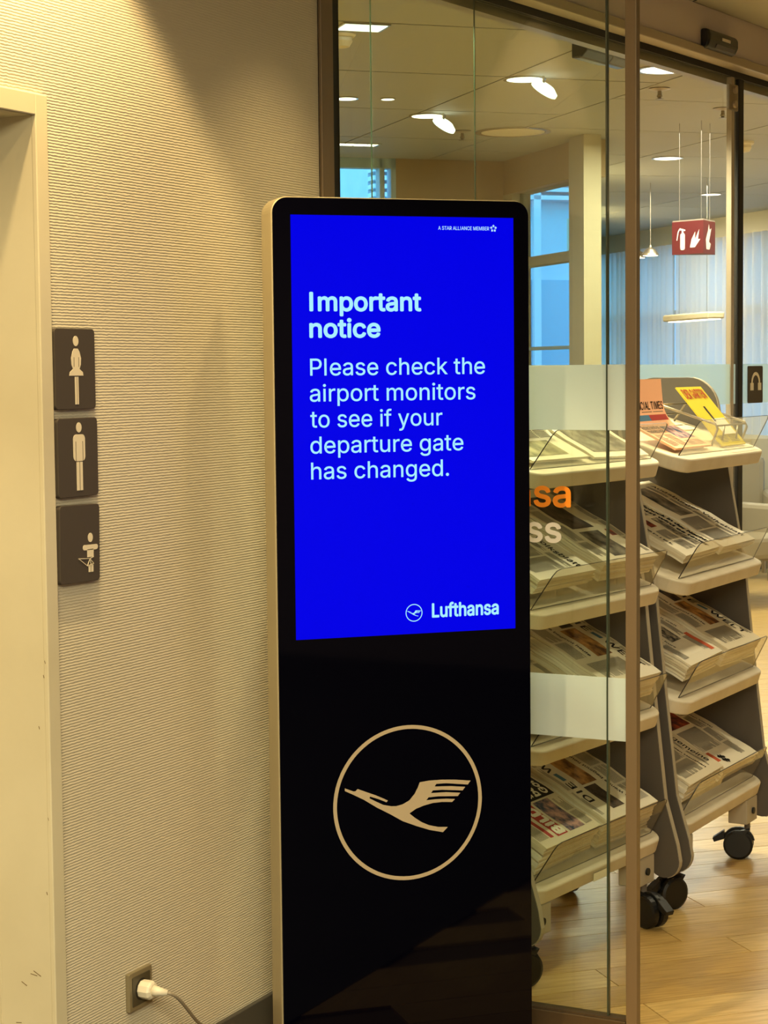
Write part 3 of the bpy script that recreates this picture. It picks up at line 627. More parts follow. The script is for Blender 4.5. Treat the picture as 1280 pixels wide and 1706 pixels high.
def make_rack(label):
    r = thing('newspaper_rack', label, 'rack', group='newspaper racks on casters')
    for x in (-.030, RW + .017):
        MB().prism(panel_poly(), x, x + .018, T=YZX).build('side_panel', M['panel'], r, bevel=.0015)
        P = panel_poly(); mbx = MB(); i0 = P.index((.13, 1.18)); seq = P[i0 - 8:] + P[:6]
        for a, b in zip(seq[:-1], seq[1:]):
            d = (Vector(b) - Vector(a)); n = Vector((d.y, -d.x)).normalized() * .0016
            mbx.prism([a, b, (b[0] + n.x, b[1] + n.y), (a[0] + n.x, a[1] + n.y)], x + .001, x + .017, T=YZX)
        mbx.build('edge_strip', M['pedge'], r)
    for zi in range(4):
        poly = [(-.012, .44), (-.012, .22)] + [(.0 + .06 + .06 * math.cos(R(a)), .06 + .06 * math.sin(R(a))) for a in range(190, 271, 10)]
        poly += [(RW - .06 + .06 * math.cos(R(a)), .06 + .06 * math.sin(R(a))) for a in range(270, 351, 10)] + [(RW + .017, .22), (RW + .017, .44)]
        sh = MB().prism(poly, -.040, 0, T=shelf_T(zi)).build('shelf', M['shelf'], r, bevel=.005, seg=3)
        lp = [(.035, .001), (RW - .030, .001), (RW - .006, .092), (RW - .010, .100), (RW - .02, .104), (.115, .104), (.096, .1), (.084, .088)]
        LT = shelf_T(zi) @ Matrix.Translation((0, .038, 0)) @ Matrix.Rotation(R(6), 4, 'X') @ Matrix(((1, 0, 0, 0), (0, 0, -1, 0), (0, 1, 0, 0), (0, 0, 0, 1)))
        MB().prism(lp, 0, .003, T=LT, side=1).build('acrylic_lip', [M['acry'], M['acre']], sh)
    for x in (.040, RW - .06):
        for y in (.04, .40):
            c = thing('x', None, None); c.name = 'caster'; c.parent = r; c.location = (x, y, 0); c.rotation_euler = (0, 0, R({(0, 0): 60, (0, 1): 150, (1, 0): 160, (1, 1): 20}[(int(x > .3), int(y > .2))])); c['corner'] = int(x > .3) * 2 + int(y > .2)
            mb = MB()
            for q in (-1, 1):
                Tw = Matrix.Translation((q * .017, .026, .045)) @ Matrix.Rotation(R(90), 4, 'Y'); mb.lathe([(.038, -.012), (.045, -.008), (.045, .008), (.038, .012)], 26, T=Tw)
            mb.build('wheel', M['caster'], c)
            mb = MB(); hood = [(.026 + .050 * math.cos(R(a)), .047 + .050 * math.sin(R(a))) for a in range(20, 171, 15)] + [(-.012, .06), (.026, .05), (.054, .055)]
            mb.prism(hood, -.006, .006, T=YZX); mb.prism([(.026, .047), (.045, .085), (-.01, .095)], -.028, .028, T=YZX); mb.build('hood', M['caster'], c, bevel=.002)
            mb = MB(); mb.prism([(.066, .06), (.100, .048), (.105, .060), (.070, .085)], -.014, .014, T=YZX); mb.build('brake_pedal', M['caster'], c, bevel=.002)
            mb = MB(); mb.tube([(0, 0, .085), (0, 0, .125)], .009, 12); mb.build('stem', M['grease'], c)
    for x in (-.008, RW - .15):
        mb = MB(); mb.box(x, x + .095, .01, .07, .125, .20); br = mb.build('caster_bracket', M['pedge'], r, bevel=.003)
        mb = MB(); mb.tube([(x + .05, .009, .160), (x + .05, .004, .160)], .010, 14); mb.build('bolt', M['gasket'], br)
        mb = MB(); mb.box(x, x + .095, .37, .43, .125, .26); mb.build('caster_bracket', M['pedge'], r, bevel=.003)
    return r
def copy_tree(o, parent=None):
    c = o.copy(); C.objects.link(c)
    if parent: c.parent = parent
    for ch in list(o.children): copy_tree(ch, c)
    return c
rackL = make_rack('grey newspaper rack with cream shelves behind the glass screen, nearer of the two')
rackR = copy_tree(rackL); rackR['label'] = 'grey newspaper rack right of the bronze post, farther of the two'
for c in rackR.children:
    if c.name.startswith('caster') and 'corner' in c.keys() and c['corner'] == 2: c.rotation_euler = (0, 0, R(15))
rackL.location = (.4081, 4.2288, 0); rackL.rotation_euler = (0, 0, R(82.1))
rackR.location = (.5183, 5.0400, 0); rackR.rotation_euler = (0, 0, R(87.4))
tk = MB(); tk.box(.285, .355, -.0012, 0, SHZ[0] + .010, SHZ[0] + .030); tk.build('shelf_sticker', mat('sticker_paper', '#efe6cc', .6), rackL, label='small cream sticker on the front edge of the lowest shelf')

# ------------------------------------------------------------------ newspapers
for n_, c1, c2, sc_ in (('photo_crowd', '#1e1c1b', '#b8ad97', 60), ('photo_red', '#3a1214', '#b0502c', 38), ('photo_warm', '#5b3620', '#d9a25a', 30), ('photo_dark', '#2a2320', '#6a5a4c', 26), ('photo_blue', '#2f3f58', '#c99a8e', 45), ('photo_grey', '#3c3833', '#9c9382', 22), ('photo_olive', '#5d5a3c', '#c8bd8e', 14)):
    mm = mat(n_, c1, .7, spec=.2, vary=(sc_, c2)); M[n_] = mm
M['ink'] = mat('print_ink', '#1c1a18', .8, spec=.1); M['inkgrey'] = mat('column_ink', '#5c554a', .8, spec=.1); M['inkred'] = mat('red_ink', '#a8281c', .7); M['inkblue'] = mat('blue_ink', '#3c6f8c', .7)
M['orangeink'] = mat('orange_ink', '#c9582c', .7)
for n_, c1 in (('paper', '#e6dcc4'), ('paper_b', '#dccfb2'), ('paper_c', '#efe7d4'), ('salmon', '#f0b48c'), ('yellow_cover', '#cdb838'), ('cover_white', '#efe6cf')):
    M[n_] = mat(n_, c1, .8, spec=.15, bump=(30, .25, .003))
PLn, PWd, TH_ = .385, .285, .0062
def flat_prof(a): return a, .0035 * math.sin(a / PLn * math.pi) + .0015 * math.sin(a * 47)
CL = .278
def curl_prof(a):                                    # flat in front, then bends up towards the rear
    r_ = .10; a0 = .11
    if a < a0: return a, .004
    th = min((a - a0) / r_, 1.02); s_, t = a0 + r_ * math.sin(th), .004 + r_ * (1 - math.cos(th)); rest = a - a0 - r_ * th
    if rest > 0: s_ += rest * math.cos(th); t += rest * math.sin(th)
    return s_, t
def paper_body(prof, W=PWd, L=PLn, th=TH_, n=12, ragged=.0):
    mb = MB(); vs = []
    for i in range(n + 1):
        a = L * i / n; s_, t = prof(a); s2, t2 = prof(a + .002); tx, ty = s2 - s_, t2 - t; ln = math.hypot(tx, ty) or 1; nx, ny = -ty / ln * th, tx / ln * th
        for x in (0, W): vs += [(x, s_, t), (x, s_ + nx, t + ny)]
    fs = []
    for i in range(n):
        b = 4 * i; fs += [(b + 1, b + 3, b + 7, b + 5), (b, b + 4, b + 6, b + 2), (b, b + 1, b + 5, b + 4), (b + 2, b + 6, b + 7, b + 3)]
    fs += [(0, 2, 3, 1), (4 * n, 4 * n + 1, 4 * n + 3, 4 * n + 2)]
    return mb.add(vs, fs)
BODY = {k_: [paper_body(flat_prof).mesh('newspaper', M[m_]) for m_ in ('paper', 'paper_b', 'paper_c')] for k_ in ('flat',)}
def printer(orient, prof, W=PWd, L=PLn, th=TH_):
    """maps page (u right, v down, both in metres) to paper space"""
    def T(u, v, h):
        if orient == 'A': x, a = W - v, L - u         # read from the back to the front, page top to the right
        elif orient == 'B': x, a = v, u               # the same turned round
        else: x, a = u, L - v                         # upright towards the reader
        a = max(0, min(L, a)); s_, t = prof(a); s2, t2 = prof(a + .002); tx, ty = s2 - s_, t2 - t; ln = math.hypot(tx, ty) or 1; q = th + .0005 + h
        return (x, s_ - ty / ln * q, t + tx / ln * q)
    return T
def page_print(parent, orient, els, prof=flat_prof, W=PWd, L=PLn, th=TH_):
    T = printer(orient, prof, W, L, th); U, V = (L, W) if orient in 'AB' else (W, L); rnd = random.Random(len(els) * 13 + int(els[0][2] * 999) + len(str(els)))
    def rect(mb, u0, u1, v0, v1, h=0):
        nu = max(1, int(math.ceil((u1 - u0) / .03))) if orient in 'AB' else 1; nv = 1 if orient in 'AB' else max(1, int(math.ceil((v1 - v0) / .03)))
        for i in range(nu):
            for j in range(nv):
                a, b = u0 + (u1 - u0) * i / nu, u0 + (u1 - u0) * (i + 1) / nu; c, d = v0 + (v1 - v0) * j / nv, v0 + (v1 - v0) * (j + 1) / nv
                mb.add([T(a, d, h), T(b, d, h), T(b, c, h), T(a, c, h)], [(0, 1, 2, 3)])
    for e in els:
        if e[0] == 't':
            _, s_, u0, u1, vb, cap, m_, bold = e; mb = MB(); rr = cap * bold * 3.5
            for dx, dy in ((-rr, 0), (rr, 0), (0, rr), (0, -rr)): put_text(mb, s_, u0 * U + dx, u1 * U + dx, -vb * V + dy, cap, lambda x, y, h: T(x, -y, h), 0, .0006)
            mb.build('headline', M[m_], parent)
        elif e[0] == 'r':
            _, m_, u0, u1, v0, v1 = e; mb = MB(); rect(mb, u0 * U, u1 * U, v0 * V, v1 * V, .0002 if m_.startswith('photo') else .0001); mb.build('photograph' if m_.startswith('photo') else 'printed_band', M[m_], parent)
        elif e[0] == 'c':
            _, m_, u0, u1, v0, v1, nc = e; mb = MB(); pitch = .0052; cw = (u1 - u0) * U / nc; v = v0 * V
            while v < v1 * V:
                for c in range(nc):
                    a = u0 * U + c * cw; rect(mb, a + .002, a + cw * (rnd.uniform(.55, .95) if rnd.random() < .2 else .94) - .001, v, v + pitch * .42)
                v += pitch
            mb.build('text_columns', M[m_], parent)
DIE_WELT = [('t', 'DIE', .20, .42, .20, .028, 'ink', .01), ('t', 'WELT', .56, .90, .20, .028, 'ink', .01), ('r', 'inkblue', .445, .535, .125, .19), ('c', 'inkgrey', .06, .94, .03, .07, 3),
            ('r', 'photo_dark', .08, .34, .28, .50), ('r', 'photo_warm', .36, .70, .30, .58), ('c', 'inkgrey', .74, .95, .30, .90, 1), ('t', 'Die Wende beginnt heute', .08, .68, .70, .012, 'ink', .01), ('c', 'inkgrey', .06, .70, .76, .96, 3)]
BILD_A = [('r', 'inkred', .05, .30, .04, .24), ('t', 'BILD', .065, .285, .215, .038, 'paper_c', .03), ('t', 'Schock in der Nacht:', .33, .92, .14, .022, 'ink', .02), ('t', 'Jetzt wird es teuer', .33, .96, .27, .022, 'ink', .02), ('r', 'photo_crowd', .52, .92, .30, .46),
          ('r', 'inkred', .05, .20, .27, .31), ('c', 'inkgrey', .06, .48, .34, .52, 3), ('r', 'photo_red', .12, .62, .60, .76), ('t', 'ALLES ZUM SPIEL', .12, .86, .92, .012, 'ink', .01), ('c', 'inkgrey', .66, .95, .52, .78, 2)]
BILD_B = [('c', 'inkgrey', .06, .94, .02, .17, 3), ('r', 'inkred', .06, .30, .20, .255), ('r', 'photo_crowd', .60, .80, .12, .28), ('c', 'inkgrey', .34, .58, .19, .28, 2),
          ('r', 'inkred', .05, .36, .31, .49), ('t', 'BILD', .07, .34, .47, .036, 'paper_c', .03), ('r', 'photo_blue', .05, .37, .53, .80), ('r', 'ink', .385, .985, .34, .97), ('t', 'Einhorn', .41, .74, .47, .026, 'paper_c', .02), ('t', 'geronnene', .41, .86, .62, .026, 'paper_c', .02),
          ('t', 'besonders', .41, .86, .77, .026, 'paper_c', .02), ('t', 'Gold-Lilli', .41, .82, .92, .026, 'paper_c', .02), ('c', 'inkgrey', .05, .36, .84, .96, 2)]
FAZ = [('t', 'Frankfurter Allgemeine', .02, .90, .17, .027, 'ink', .004), ('c', 'inkgrey', .05, .95, .20, .24, 4), ('r', 'photo_crowd', .06, .40, .30, .56), ('t', 'Streit um den Haushalt', .44, .94, .36, .010, 'ink', .01), ('c', 'inkgrey', .44, .95, .40, .95, 3), ('c', 'inkgrey', .06, .40, .60, .95, 2)]
CROWD = [('t', 'Der Weg ist noch weit', .10, .62, .14, .012, 'ink', .006), ('c', 'inkgrey', .06, .94, .18, .30, 4), ('r', 'photo_crowd', .04, .74, .38, .66), ('r', 'orangeink', .70, .95, .08, .18), ('t', 'Koalition sucht einen neuen Kurs', .06, .80, .77, .012, 'ink', .008), ('c', 'inkgrey', .06, .95, .82, .96, 4)]
SPORT = [('r', 'photo_dark', .05, .16, .06, .18), ('r', 'photo_red', .05, .48, .40, .92), ('t', 'Kraftakt im letzten Viertel', .10, .60, .16, .011, 'ink', .006), ('c', 'inkgrey', .20, .95, .20, .36, 4), ('c', 'inkgrey', .52, .80, .42, .94, 1), ('t', '#', .86, .96, .84, .034, 'ink', .02), ('r', 'orangeink', .80, .92, .88, .97)]
SHADE = [('r', 'photo_dark', .12, .58, .34, .74), ('r', 'photo_red', .62, .70, .14, .24), ('c', 'inkgrey', .06, .95, .04, .12, 4), ('r', 'photo_grey', .62, .94, .36, .72), ('c', 'inkgrey', .08, .94, .80, .96, 4)]
AUNT = [('t', 'Augsburger Volksblatt', .08, .94, .22, .024, 'ink', .006), ('c', 'inkgrey', .08, .94, .28, .36, 4), ('r', 'photo_grey', .10, .55, .42, .80), ('c', 'inkgrey', .58, .94, .42, .94, 2)]
PHOTO_UP = [('r', 'photo_olive', .06, .74, .66, .93), ('c', 'inkgrey', .06, .94, .30, .60, 4), ('t', 'Anzeiger', .10, .9, .22, .030, 'ink', .01)]
MAGA = [('r', 'photo_grey', .06, .94, .08, .90), ('r', 'photo_dark', .12, .60, .40, .78), ('t', 'REISE', .12, .60, .24, .018, 'paper_c', .01)]
FT = [('t', 'FINANCIAL TIMES', .04, .97, .32, .024, 'ink', .004), ('r', 'inkblue', .03, .50, .385, .46), ('r', 'inkred', .50, .97, .385, .46), ('r', 'photo_blue', .52, .95, .56, .82), ('t', 'Rates held as', .04, .48, .60, .018, 'ink', .004), ('t', 'markets wait', .04, .46, .68, .018, 'ink', .004), ('c', 'inkgrey', .04, .49, .72, .96, 2), ('c', 'inkgrey', .52, .95, .86, .96, 2), ('c', 'inkgrey', .05, .96, .345, .36, 3)]
def put_paper(rack, zi, x, s0, lift, t, rot, mesh, label, group):
    o = bpy.data.objects.new('newspaper', mesh); C.objects.link(o)
    loc = sp(x, s0, lift, zi)
    Mx = rack_M(rack) @ Matrix.Translation(loc) @ Matrix.Rotation(R(PT), 4, 'X') @ Matrix.Translation((0, 0, t)) @ Matrix.Rotation(R(rot), 4, 'Z')
    o.matrix_world = Mx; return tag(o, label, 'newspaper', group)
def rack_M(r): return Matrix.Translation(r.location) @ Matrix.Rotation(r.rotation_euler[2], 4, 'Z')
ORD = ['lowest', 'second lowest', 'second highest', 'top']
def pile(rack, rn, zi, side, n, x, els, orient, toplabel, s0=.056, rot=0, mesh=None, prof=flat_prof, lift=0.03):
    grp = 'folded newspapers in the %s pile on the %s shelf of the %s rack' % (side, ORD[zi], rn)
    for i in range(n):
        top = i == n - 1; me = BODY['flat'][random.randrange(3)]
        if top and mesh: me = mesh
        lab = toplabel if top else 'folded cream newspaper under the top one, %s pile, %s shelf, %s rack' % (side, ORD[zi], rn)
        j = 0 if top else 1
        o = put_paper(rack, zi, x + random.uniform(-.006, .006) * j, s0 + random.uniform(0, .005) * j, lift, .001 + i * (TH_ + .0006), rot + random.uniform(-.8, .8) * j, me, lab, grp if n > 1 else None)
        if top and els: page_print(o, orient, els, prof, L=CL if prof is curl_prof else PLn)
# nearer rack
pile(rackL, 'nearer', 0, 'right', 13, .385, DIE_WELT, 'B', 'newspaper lying upside down with dark masthead atop the right pile, lowest shelf, nearer rack', lift=.006)
pile(rackL, 'nearer', 0, 'left', 12, .075, BILD_B, 'B', 'tabloid with white headlines on black and red title box, lowest shelf, nearer rack', rot=1, lift=.006)
pile(rackL, 'nearer', 1, 'right', 11, .395, DIE_WELT, 'A', 'broadsheet with bold dark masthead and orange photo, second lowest shelf, nearer rack', rot=-1)
pile(rackL, 'nearer', 1, 'left', 4, .085, SHADE, 'A', 'thin pile top newspaper behind the frosted band, second lowest shelf, nearer rack', rot=1)
pile(rackL, 'nearer', 2, 'right', 8, .395, SHADE, 'A', 'newspaper with a large dark photo, second highest shelf, nearer rack', rot=-1)
pile(rackL, 'nearer', 2, 'left', 6, .065, AUNT, 'A', 'cream newspaper with thin black title beside the kiosk, second highest shelf, nearer rack')
CURL = paper_body(curl_prof, L=CL, n=24).mesh('newspaper', M['cover_white'])
pile(rackL, 'nearer', 3, 'left', 1, .07, PHOTO_UP, 'C', 'newspaper curling up at the back with a brown landscape photo, top shelf, nearer rack', mesh=CURL, prof=curl_prof, lift=.004)
pile(rackL, 'nearer', 3, 'right', 1, .385, MAGA, 'A', 'grey covered magazine lying flat on the top shelf of the nearer rack', rot=-2, lift=.004)
# farther rack
pile(rackR, 'farther', 0, 'right', 7, .395, SPORT, 'A', 'newspaper with a dark red sports photo, lowest shelf, farther rack', rot=-1)
pile(rackR, 'farther', 0, 'left', 9, .085, FAZ, 'A', 'broadsheet with blackletter style title and grey photo, lowest shelf, farther rack', rot=1)
pile(rackR, 'farther', 1, 'right', 9, .400, DIE_WELT, 'A', 'broadsheet with bold dark masthead and orange photo, second lowest shelf, farther rack', rot=-1)
pile(rackR, 'farther', 1, 'left', 8, .095, CROWD, 'A', 'newspaper with a wide crowd photo and small orange box, second lowest shelf, farther rack', rot=2)
pile(rackR, 'farther', 2, 'right', 4, .395, AUNT, 'A', 'plain cream newspaper on the right, second highest shelf, farther rack')
pile(rackR, 'farther', 2, 'left', 4, .090, BILD_A, 'A', 'tabloid with dark red title box and red photo strip, second highest shelf, farther rack', rot=1)
CURLF = paper_body(curl_prof, L=CL, n=24).mesh('newspaper', M['salmon'])
pile(rackR, 'farther', 3, 'left', 1, .05, FT, 'C', 'salmon pink newspaper curving upright on the top shelf of the farther rack', mesh=CURLF, prof=curl_prof, lift=.004)
# yellow magazine leaning on a wire stand, thin leaflet beside it
RM = rack_M(rackR)
def in_rack(o, x, s_, t, rx=0, rz=0, R_=None, zi=3): o.matrix_world = (R_ or RM) @ Matrix.Translation(sp(x, s_, t, zi)) @ Matrix.Rotation(R(TILT + rx), 4, 'X') @ Matrix.Rotation(R(rz), 4, 'Z')
mg = bpy.data.objects.new('magazine', MB().box(0, .21, 0, .225, 0, .004).mesh('magazine', M['yellow_cover'])); C.objects.link(mg)
tag(mg, 'yellow magazine leaning back on the wire stand, top shelf, farther rack', 'magazine'); in_rack(mg, .43, .055, .004, 33)
page_print(mg, 'C', [('t', 'DER GARTEN', .08, .92, .20, .034, 'ochre' if 'ochre' in M else 'orangeink', .01), ('r', 'cover_white', .42, .93, .55, .82), ('r', 'photo_dark', .45, .52, .34, .60), ('c', 'inkgrey', .1, .9, .84, .94, 2)], lambda a: (a, 0), .21, .225, .004)
wsd = thing('wire_stand', 'silver wire magazine stand on the top shelf of the farther rack', 'stand')
wsd.matrix_world = RM @ shelf_T(3)
for x in (.40, .66):
    mb = MB(); mb.tube([(x, .075, .002), (x, .072, .055), (x, .082, .066), (x, .27, .070), (x, .280, .062), (x, .30, .002)], .0038, 8); mb.build('side_wire', M['steel'], wsd, smooth=True)
for s_, t in ((.078, .062), (.275, .066), (.29, .03)):
    mb = MB(); mb.tube([(.40, s_, t), (.66, s_, t)], .003, 8); mb.build('cross_wire', M['steel'], wsd, smooth=True)
for x in (.47, .59):
    mb = MB(); mb.tube([(x, .078, .062), (x, .068, .002)], .003, 8); mb.build('leg', M['steel'], wsd, smooth=True)

# ------------------------------------------------------------------ ceiling fittings in the lounge
def ceil_thing(name, label, cat, a, b, grp=None): return thing(name, label, cat, gp(a, b, CEIL), R(44.7), grp)
def downlight(a, b, r, label, lit=True, reflected=False):
    t = ceil_thing('downlight', label, 'ceiling light', a, b, 'recessed ceiling downlights')
    mb = MB(); mb.lathe([(r, 0), (r, -.006), (r * .86, -.006), (r * .80, .05), (r * .95, .05)], 32); mb.build('rim', M['ring'], t, smooth=False)
    mb = MB(); mb.lathe([(r * .84, -.0065), (r * .84, -.004)], 32); mb.build('lens', M['lens'] if lit else M['cream'], t)
    if reflected:  # glowing disc on an added arm models the lamp's reflection in the glass
        mb = MB(); mb.lathe([(r * .62, -.002), (r * .66, .0), (r * .66, .014), (r * .4, .03)], 28, T=Matrix.Translation((.05, -.09, -.065)) @ Matrix.Rotation(R(38), 4, (.8, .6, 0))); rdisc = mb.build('reflection_disc', M['lensw'], t)
        mb = MB(); mb.tube([(.05, -.09, -.05), (.05, -.09, 0)], .006, 8); mb.build('reflection_arm', M['ring'], rdisc)
downlight(4.67, 7.51, .092, 'lit round downlight with a tilted glowing disc beside it as its reflection, left of the dark pane edge', reflected=True)
downlight(4.69, 6.29, .092, 'lit round downlight with a tilted glowing disc as its reflection, nearest to the bronze post', reflected=True)
downlight(4.11, 7.03, .055, 'small round downlight at the left end of the ceiling')
downlight(4.30, 7.00, .035, 'tiny downlight left of the pane edge')
downlight(5.32, 8.01, .200, 'large shallow round ceiling dish with pale rim', lit=False)
downlight(6.69, 8.97, .095, 'lit round downlight above the hanging red sign')
downlight(5.16, 5.90, .115, 'lit round downlight just under the door sensor')
downlight(8.06, 11.05, .08, 'far lit downlight low above the red sign')
t = ceil_thing('square_downlight', 'square gridded downlight above the far left window', 'ceiling light', 4.67, 8.73)
gbx = MB().box(-.14, .14, -.05, .05, -.005, .012); gbx.build('frame', M['ring'], t)
for q in range(4): MB().box(-.125 + q * .064, -.125 + q * .064 + .055, -.04, .04, -.0062, -.005).build('lamp', M['lens'], t)
t = ceil_thing('square_downlight', 'small square bluish light at the top left of the glass', 'ceiling light', 3.64, 5.27)
MB().box(-.09, .09, -.07, .07, -.006, .012).build('frame', M['ring'], t); MB().box(-.08, .08, -.06, .06, -.0075, -.006).build('lamp', M['lensw'], t)
def sprinkler(a, b, label):
    t = ceil_thing('sprinkler', label, 'sprinkler', a, b, 'ceiling sprinklers')
    mb = MB(); mb.lathe([(.045, 0), (.05, -.004), (.02, -.012)], 24); mb.build('rosette', M['alulight'], t)
    mb = MB(); mb.lathe([(.008, -.01), (.010, -.03), (.014, -.034), (.006, -.045), (.018, -.047), (.018, -.049)], 14); mb.build('nozzle', M['steel'], t)
sprinkler(5.39, 6.41, 'sprinkler head just right of the bronze post')
sprinkler(5.98, 6.93, 'sprinkler head near the patch fitting')
sprinkler(5.05, 8.05, 'sprinkler head above the kiosk, beyond the glass')
def smoke(a, b, label):
    t = ceil_thing('smoke_detector', label, 'smoke detector', a, b, 'ceiling smoke detectors')
    mb = MB(); mb.lathe([(.055, 0), (.055, -.012), (.048, -.02)], 28); mb.build('base', M['cream'], t)
    mb = MB(); mb.lathe([(.040, -.018), (.042, -.035), (.030, -.055), (.010, -.060)], 28); mb.build('chamber', M['cream'], t)
smoke(3.60, 5.40, 'beige smoke detector at the top left of the glass')
smoke(6.75, 8.14, 'beige smoke detector left of the black stile')
# hanging three sided fire sign
t = thing('hanging_fire_sign', 'red hanging sign with white extinguisher and flame symbols', 'sign')
A, B, Cc = Vector((-1.026, 9.574)), Vector((-.837, 9.501)), Vector((-.834, 9.695)); t.location = (-.9, 9.59, 2.10)
def tri(s_=1.0): ce_ = (A + B + Cc) / 3; return [tuple((ce_ + (p - ce_) * s_) - Vector((-.9, 9.59))) for p in (A, B, Cc)]
MB().prism(tri(), -.012, .155).build('sign_body', M['red'], t); MB().prism(tri(.98), .155, .162).build('top_cap', M['alulight'], t)
def face_T(p, q, out=.001):
    d = (q - p).normalized(); n = Vector((d.y, -d.x)); o = Vector((-.9, 9.59))
    return lambda x, z: (p.x - o.x + d.x * x + n.x * out, p.y - o.y + d.y * x + n.y * out, z)
def poly_on(mb, T, P): mb.add([T(x, z) for x, z in P], [tuple(range(len(P)))])
T1 = face_T(A, B); mb = MB(); poly_on(mb, T1, rrect(.055, .085, .01, .095, .010, 4)); poly_on(mb, T1, [(.064, .095), (.076, .095), (.076, .112), (.064, .112)]); poly_on(mb, T1, [(.045, .112), (.088, .106), (.088, .112), (.052, .122)]); poly_on(mb, T1, [(.036, .06), (.044, .10), (.052, .115), (.047, .117), (.038, .104), (.030, .06)])
mb.build('extinguisher_icon', M['redsign_w'], t)
mb = MB(); poly_on(mb, T1, [(.118, .02), (.150, .02), (.185, .06), (.170, .06), (.178, .11), (.150, .06), (.152, .10), (.128, .06)]); mb.build('flame_icon', M['redsign_w'], t)
T2 = face_T(B, Cc); mb = MB(); poly_on(mb, T2, [(.05, .01), (.10, .01), (.12, .04), (.09, .05), (.13, .12), (.10, .11), (.09, .14), (.07, .10), (.04, .06)]); mb.build('alarm_icon', M['redsign_w'], t)
for p in (A, B, Cc):
    q = (A + B + Cc) / 3 + (p - (A + B + Cc) / 3) * .7 - Vector((-.9, 9.59)); MB().tube([(q.x, q.y, .16), (q.x, q.y, CEIL - 2.10)], .0012, 6).build('hanging_wire', M['grease'], t)
# pendant lamps
t = thing('pendant_lamp', 'long flat pendant lamp hanging before the curtains', 'pendant lamp', (-1.88, 12.59, 1.83), R(50.5 + 90 + 0))
p1, p2 = Vector((-2.150, 12.912, 0)), Vector((-1.627, 12.277, 0)); d = (p2 - p1); t.rotation_euler = (0, 0, math.atan2(d.y, d.x)); L_ = d.length / 2
MB().box(-L_, L_, -.06, .06, 0, .045).build('lamp_body', M['wbeige'], t, bevel=.01); MB().box(-L_ + .06, L_ - .02, -.04, .04, -.006, .0).build('diffuser', M['lens'], t)
for x in (-.25, .25): MB().tube([(x, 0, .04), (x, 0, CEIL - 1.83)], .002, 6).build('hanging_wire', M['steel'], t)
for loc, lab in (((-2.149, 12.5, 2.27), 'small dome pendant lamp right of its twin, beyond the bronze post'), ((-2.427, 13.035, 2.29), 'small dome pendant lamp touching the bronze post')):
    t = thing('dome_lamp', lab, 'pendant lamp', loc, 0, 'dome pendants by the curtains')
    MB().lathe([(.058, 0), (.055, .012), (.035, .04), (.010, .055), (.008, .07)], 24).build('shade', M['steel'], t, smooth=False); MB().lathe([(.05, -.003), (.05, .001)], 24).build('bulb_disc', M['lens'], t)
    MB().tube([(0, 0, .065), (0, 0, CEIL - loc[2])], .002, 6).build('hanging_wire', M['steel'], t)
# ------------------------------------------------------------------ lounge furniture behind the racks
def lounge_chair(a, b, rz, label):
    t = thing('lounge_chair', label, 'armchair', gp(a, b, 0), R(rz), 'lounge chairs beyond the glass')
    MB().box(-.3, .3, -.3, .28, .30, .44).build('seat', M['seat'], t, bevel=.03); MB().box(-.3, .3, .22, .34, .35, .86).build('backrest', M['seat'], t, bevel=.04)
    for x in (-1, 1): MB().box(x * .33 - .05, x * .33 + .05, -.3, .3, .25, .62).build('armrest', M['seat'], t, bevel=.03)
    for x in (-.3, .3):
        for y in (-.26, .28): MB().tube([(x, y, 0), (x, y, .30)], .018, 8).build('leg', M['steel'], t)
for i, (a, b, rz, lab) in enumerate(((7.4, 9.5, 60, 'grey lounge chair at the right edge of the picture, beyond the glass'), (8.1, 10.9, 20, 'farther lounge chair near the curtains'))): lounge_chair(a, b, rz, lab)
t = thing('lounge_table', 'round lounge table beyond the glass at the right edge', 'table', gp(8.2, 8.9, 0))
MB().lathe([(.38, .70), (.40, .715), (.40, .735)], 36).build('tabletop', M['tabletop'], t); MB().lathe([(.22, 0), (.22, .012), (.03, .02), (.03, .70)], 24).build('pedestal', M['steel'], t)
t = thing('sideboard', 'low beige sideboard under the far windows', 'sideboard', gp(8.72, 12.55, 0), R(44.7))
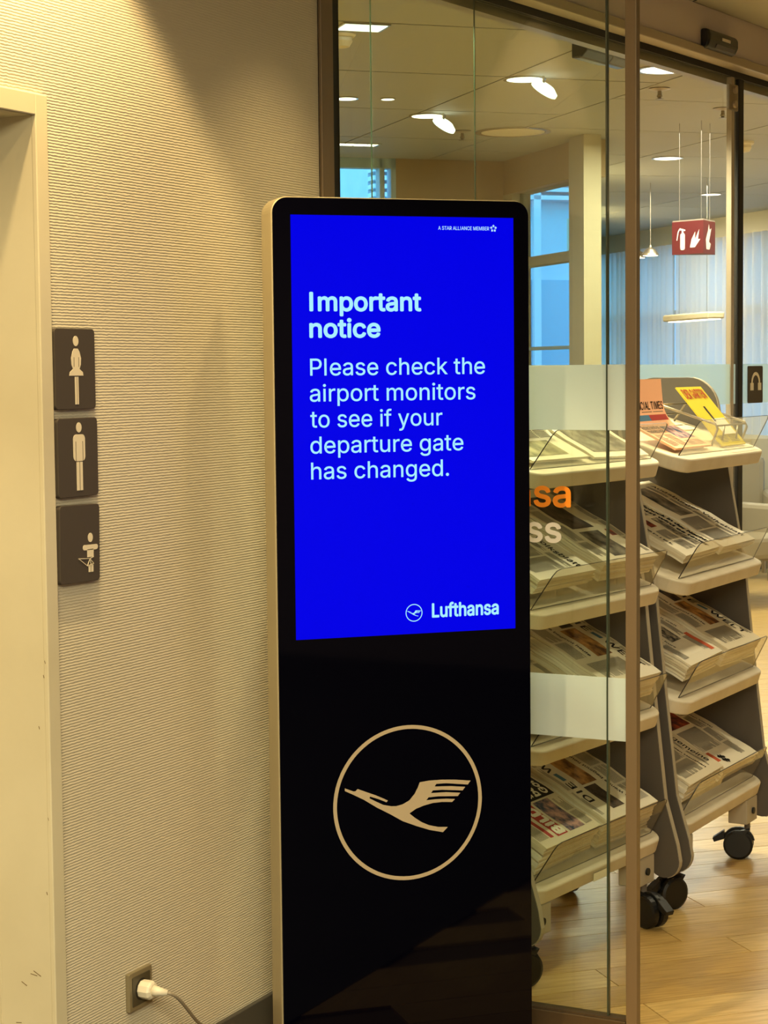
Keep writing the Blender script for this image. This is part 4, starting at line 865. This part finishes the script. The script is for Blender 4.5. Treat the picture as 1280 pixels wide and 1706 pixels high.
MB().box(-.22, .22, -1.3, 1.3, .06, .98).build('carcass', M['wbeige'], t, bevel=.004); MB().box(-.2, .2, -1.28, 1.28, 0, .06).build('plinth', M['dark'], t)
for q in range(4):
    dr_ = MB().box(-.236, -.22, -1.28 + q * .645, -1.28 + q * .645 + .625, .09, .95).build('door', M['plaster'], t, bevel=.002); MB().box(-.25, -.236, -1.28 + q * .645 + .56, -1.28 + q * .645 + .58, .45, .6).build('handle', M['steel'], dr_)

# ------------------------------------------------------------------ outside
gr = struct(MB().box(-60, 60, -20, 90, -4.3, -4.0).build('ground', mat('apron_concrete', '#8b8f90', .9)))
b = thing('terminal_building', 'blue grey metal clad building beyond the window with white louvres on top', 'building', (0, 0, 0), R(44.7))
MB().box(9.0, 40, 22.3, 34, -4, 4.32).build('wall', M['facade'], b)
for k_ in range(9):
    for j in range(3):
        f = MB().box(9.4 + k_ * 1.75, 9.4 + k_ * 1.75 + 1.5, 22.22, 22.3, -3.4 + j * 2.3, -3.4 + j * 2.3 + 1.5).build('window', M['facadeg'], b); MB().box(9.4 + k_ * 1.75 + .73, 9.4 + k_ * 1.75 + .77, 22.18, 22.22, -3.4 + j * 2.3, -3.4 + j * 2.3 + 1.5).build('mullion', M['louvre'], f)
for j in range(6): MB().box(9.0, 40, 22.05, 22.3, 3.74 + j * .105, 3.74 + j * .105 + .055).build('louvre', M['louvre'], b)
for k_ in range(8): MB().box(9.2 + k_ * 2, 9.3 + k_ * 2, 22.05, 22.12, -4, 4.1).build('column', M['louvre'], b)
b2 = thing('side_building', 'pale building seen through the sheer curtains', 'building', (0, 0, 0), R(44.7))
MB().box(24, 34, -10, 20, -4, 2.9).build('wall', M['facade'], b2)
for k_ in range(10): MB().box(23.9, 24, -8 + k_ * 2.6, -8 + k_ * 2.6 + 1.8, .2, 1.7).build('window', M['facadeg'], b2)
for o in bpy.data.objects:
    if o.get('label') is None and 'label' in o.keys(): del o['label']
print('objects', len(bpy.data.objects), 'near planks', npl)
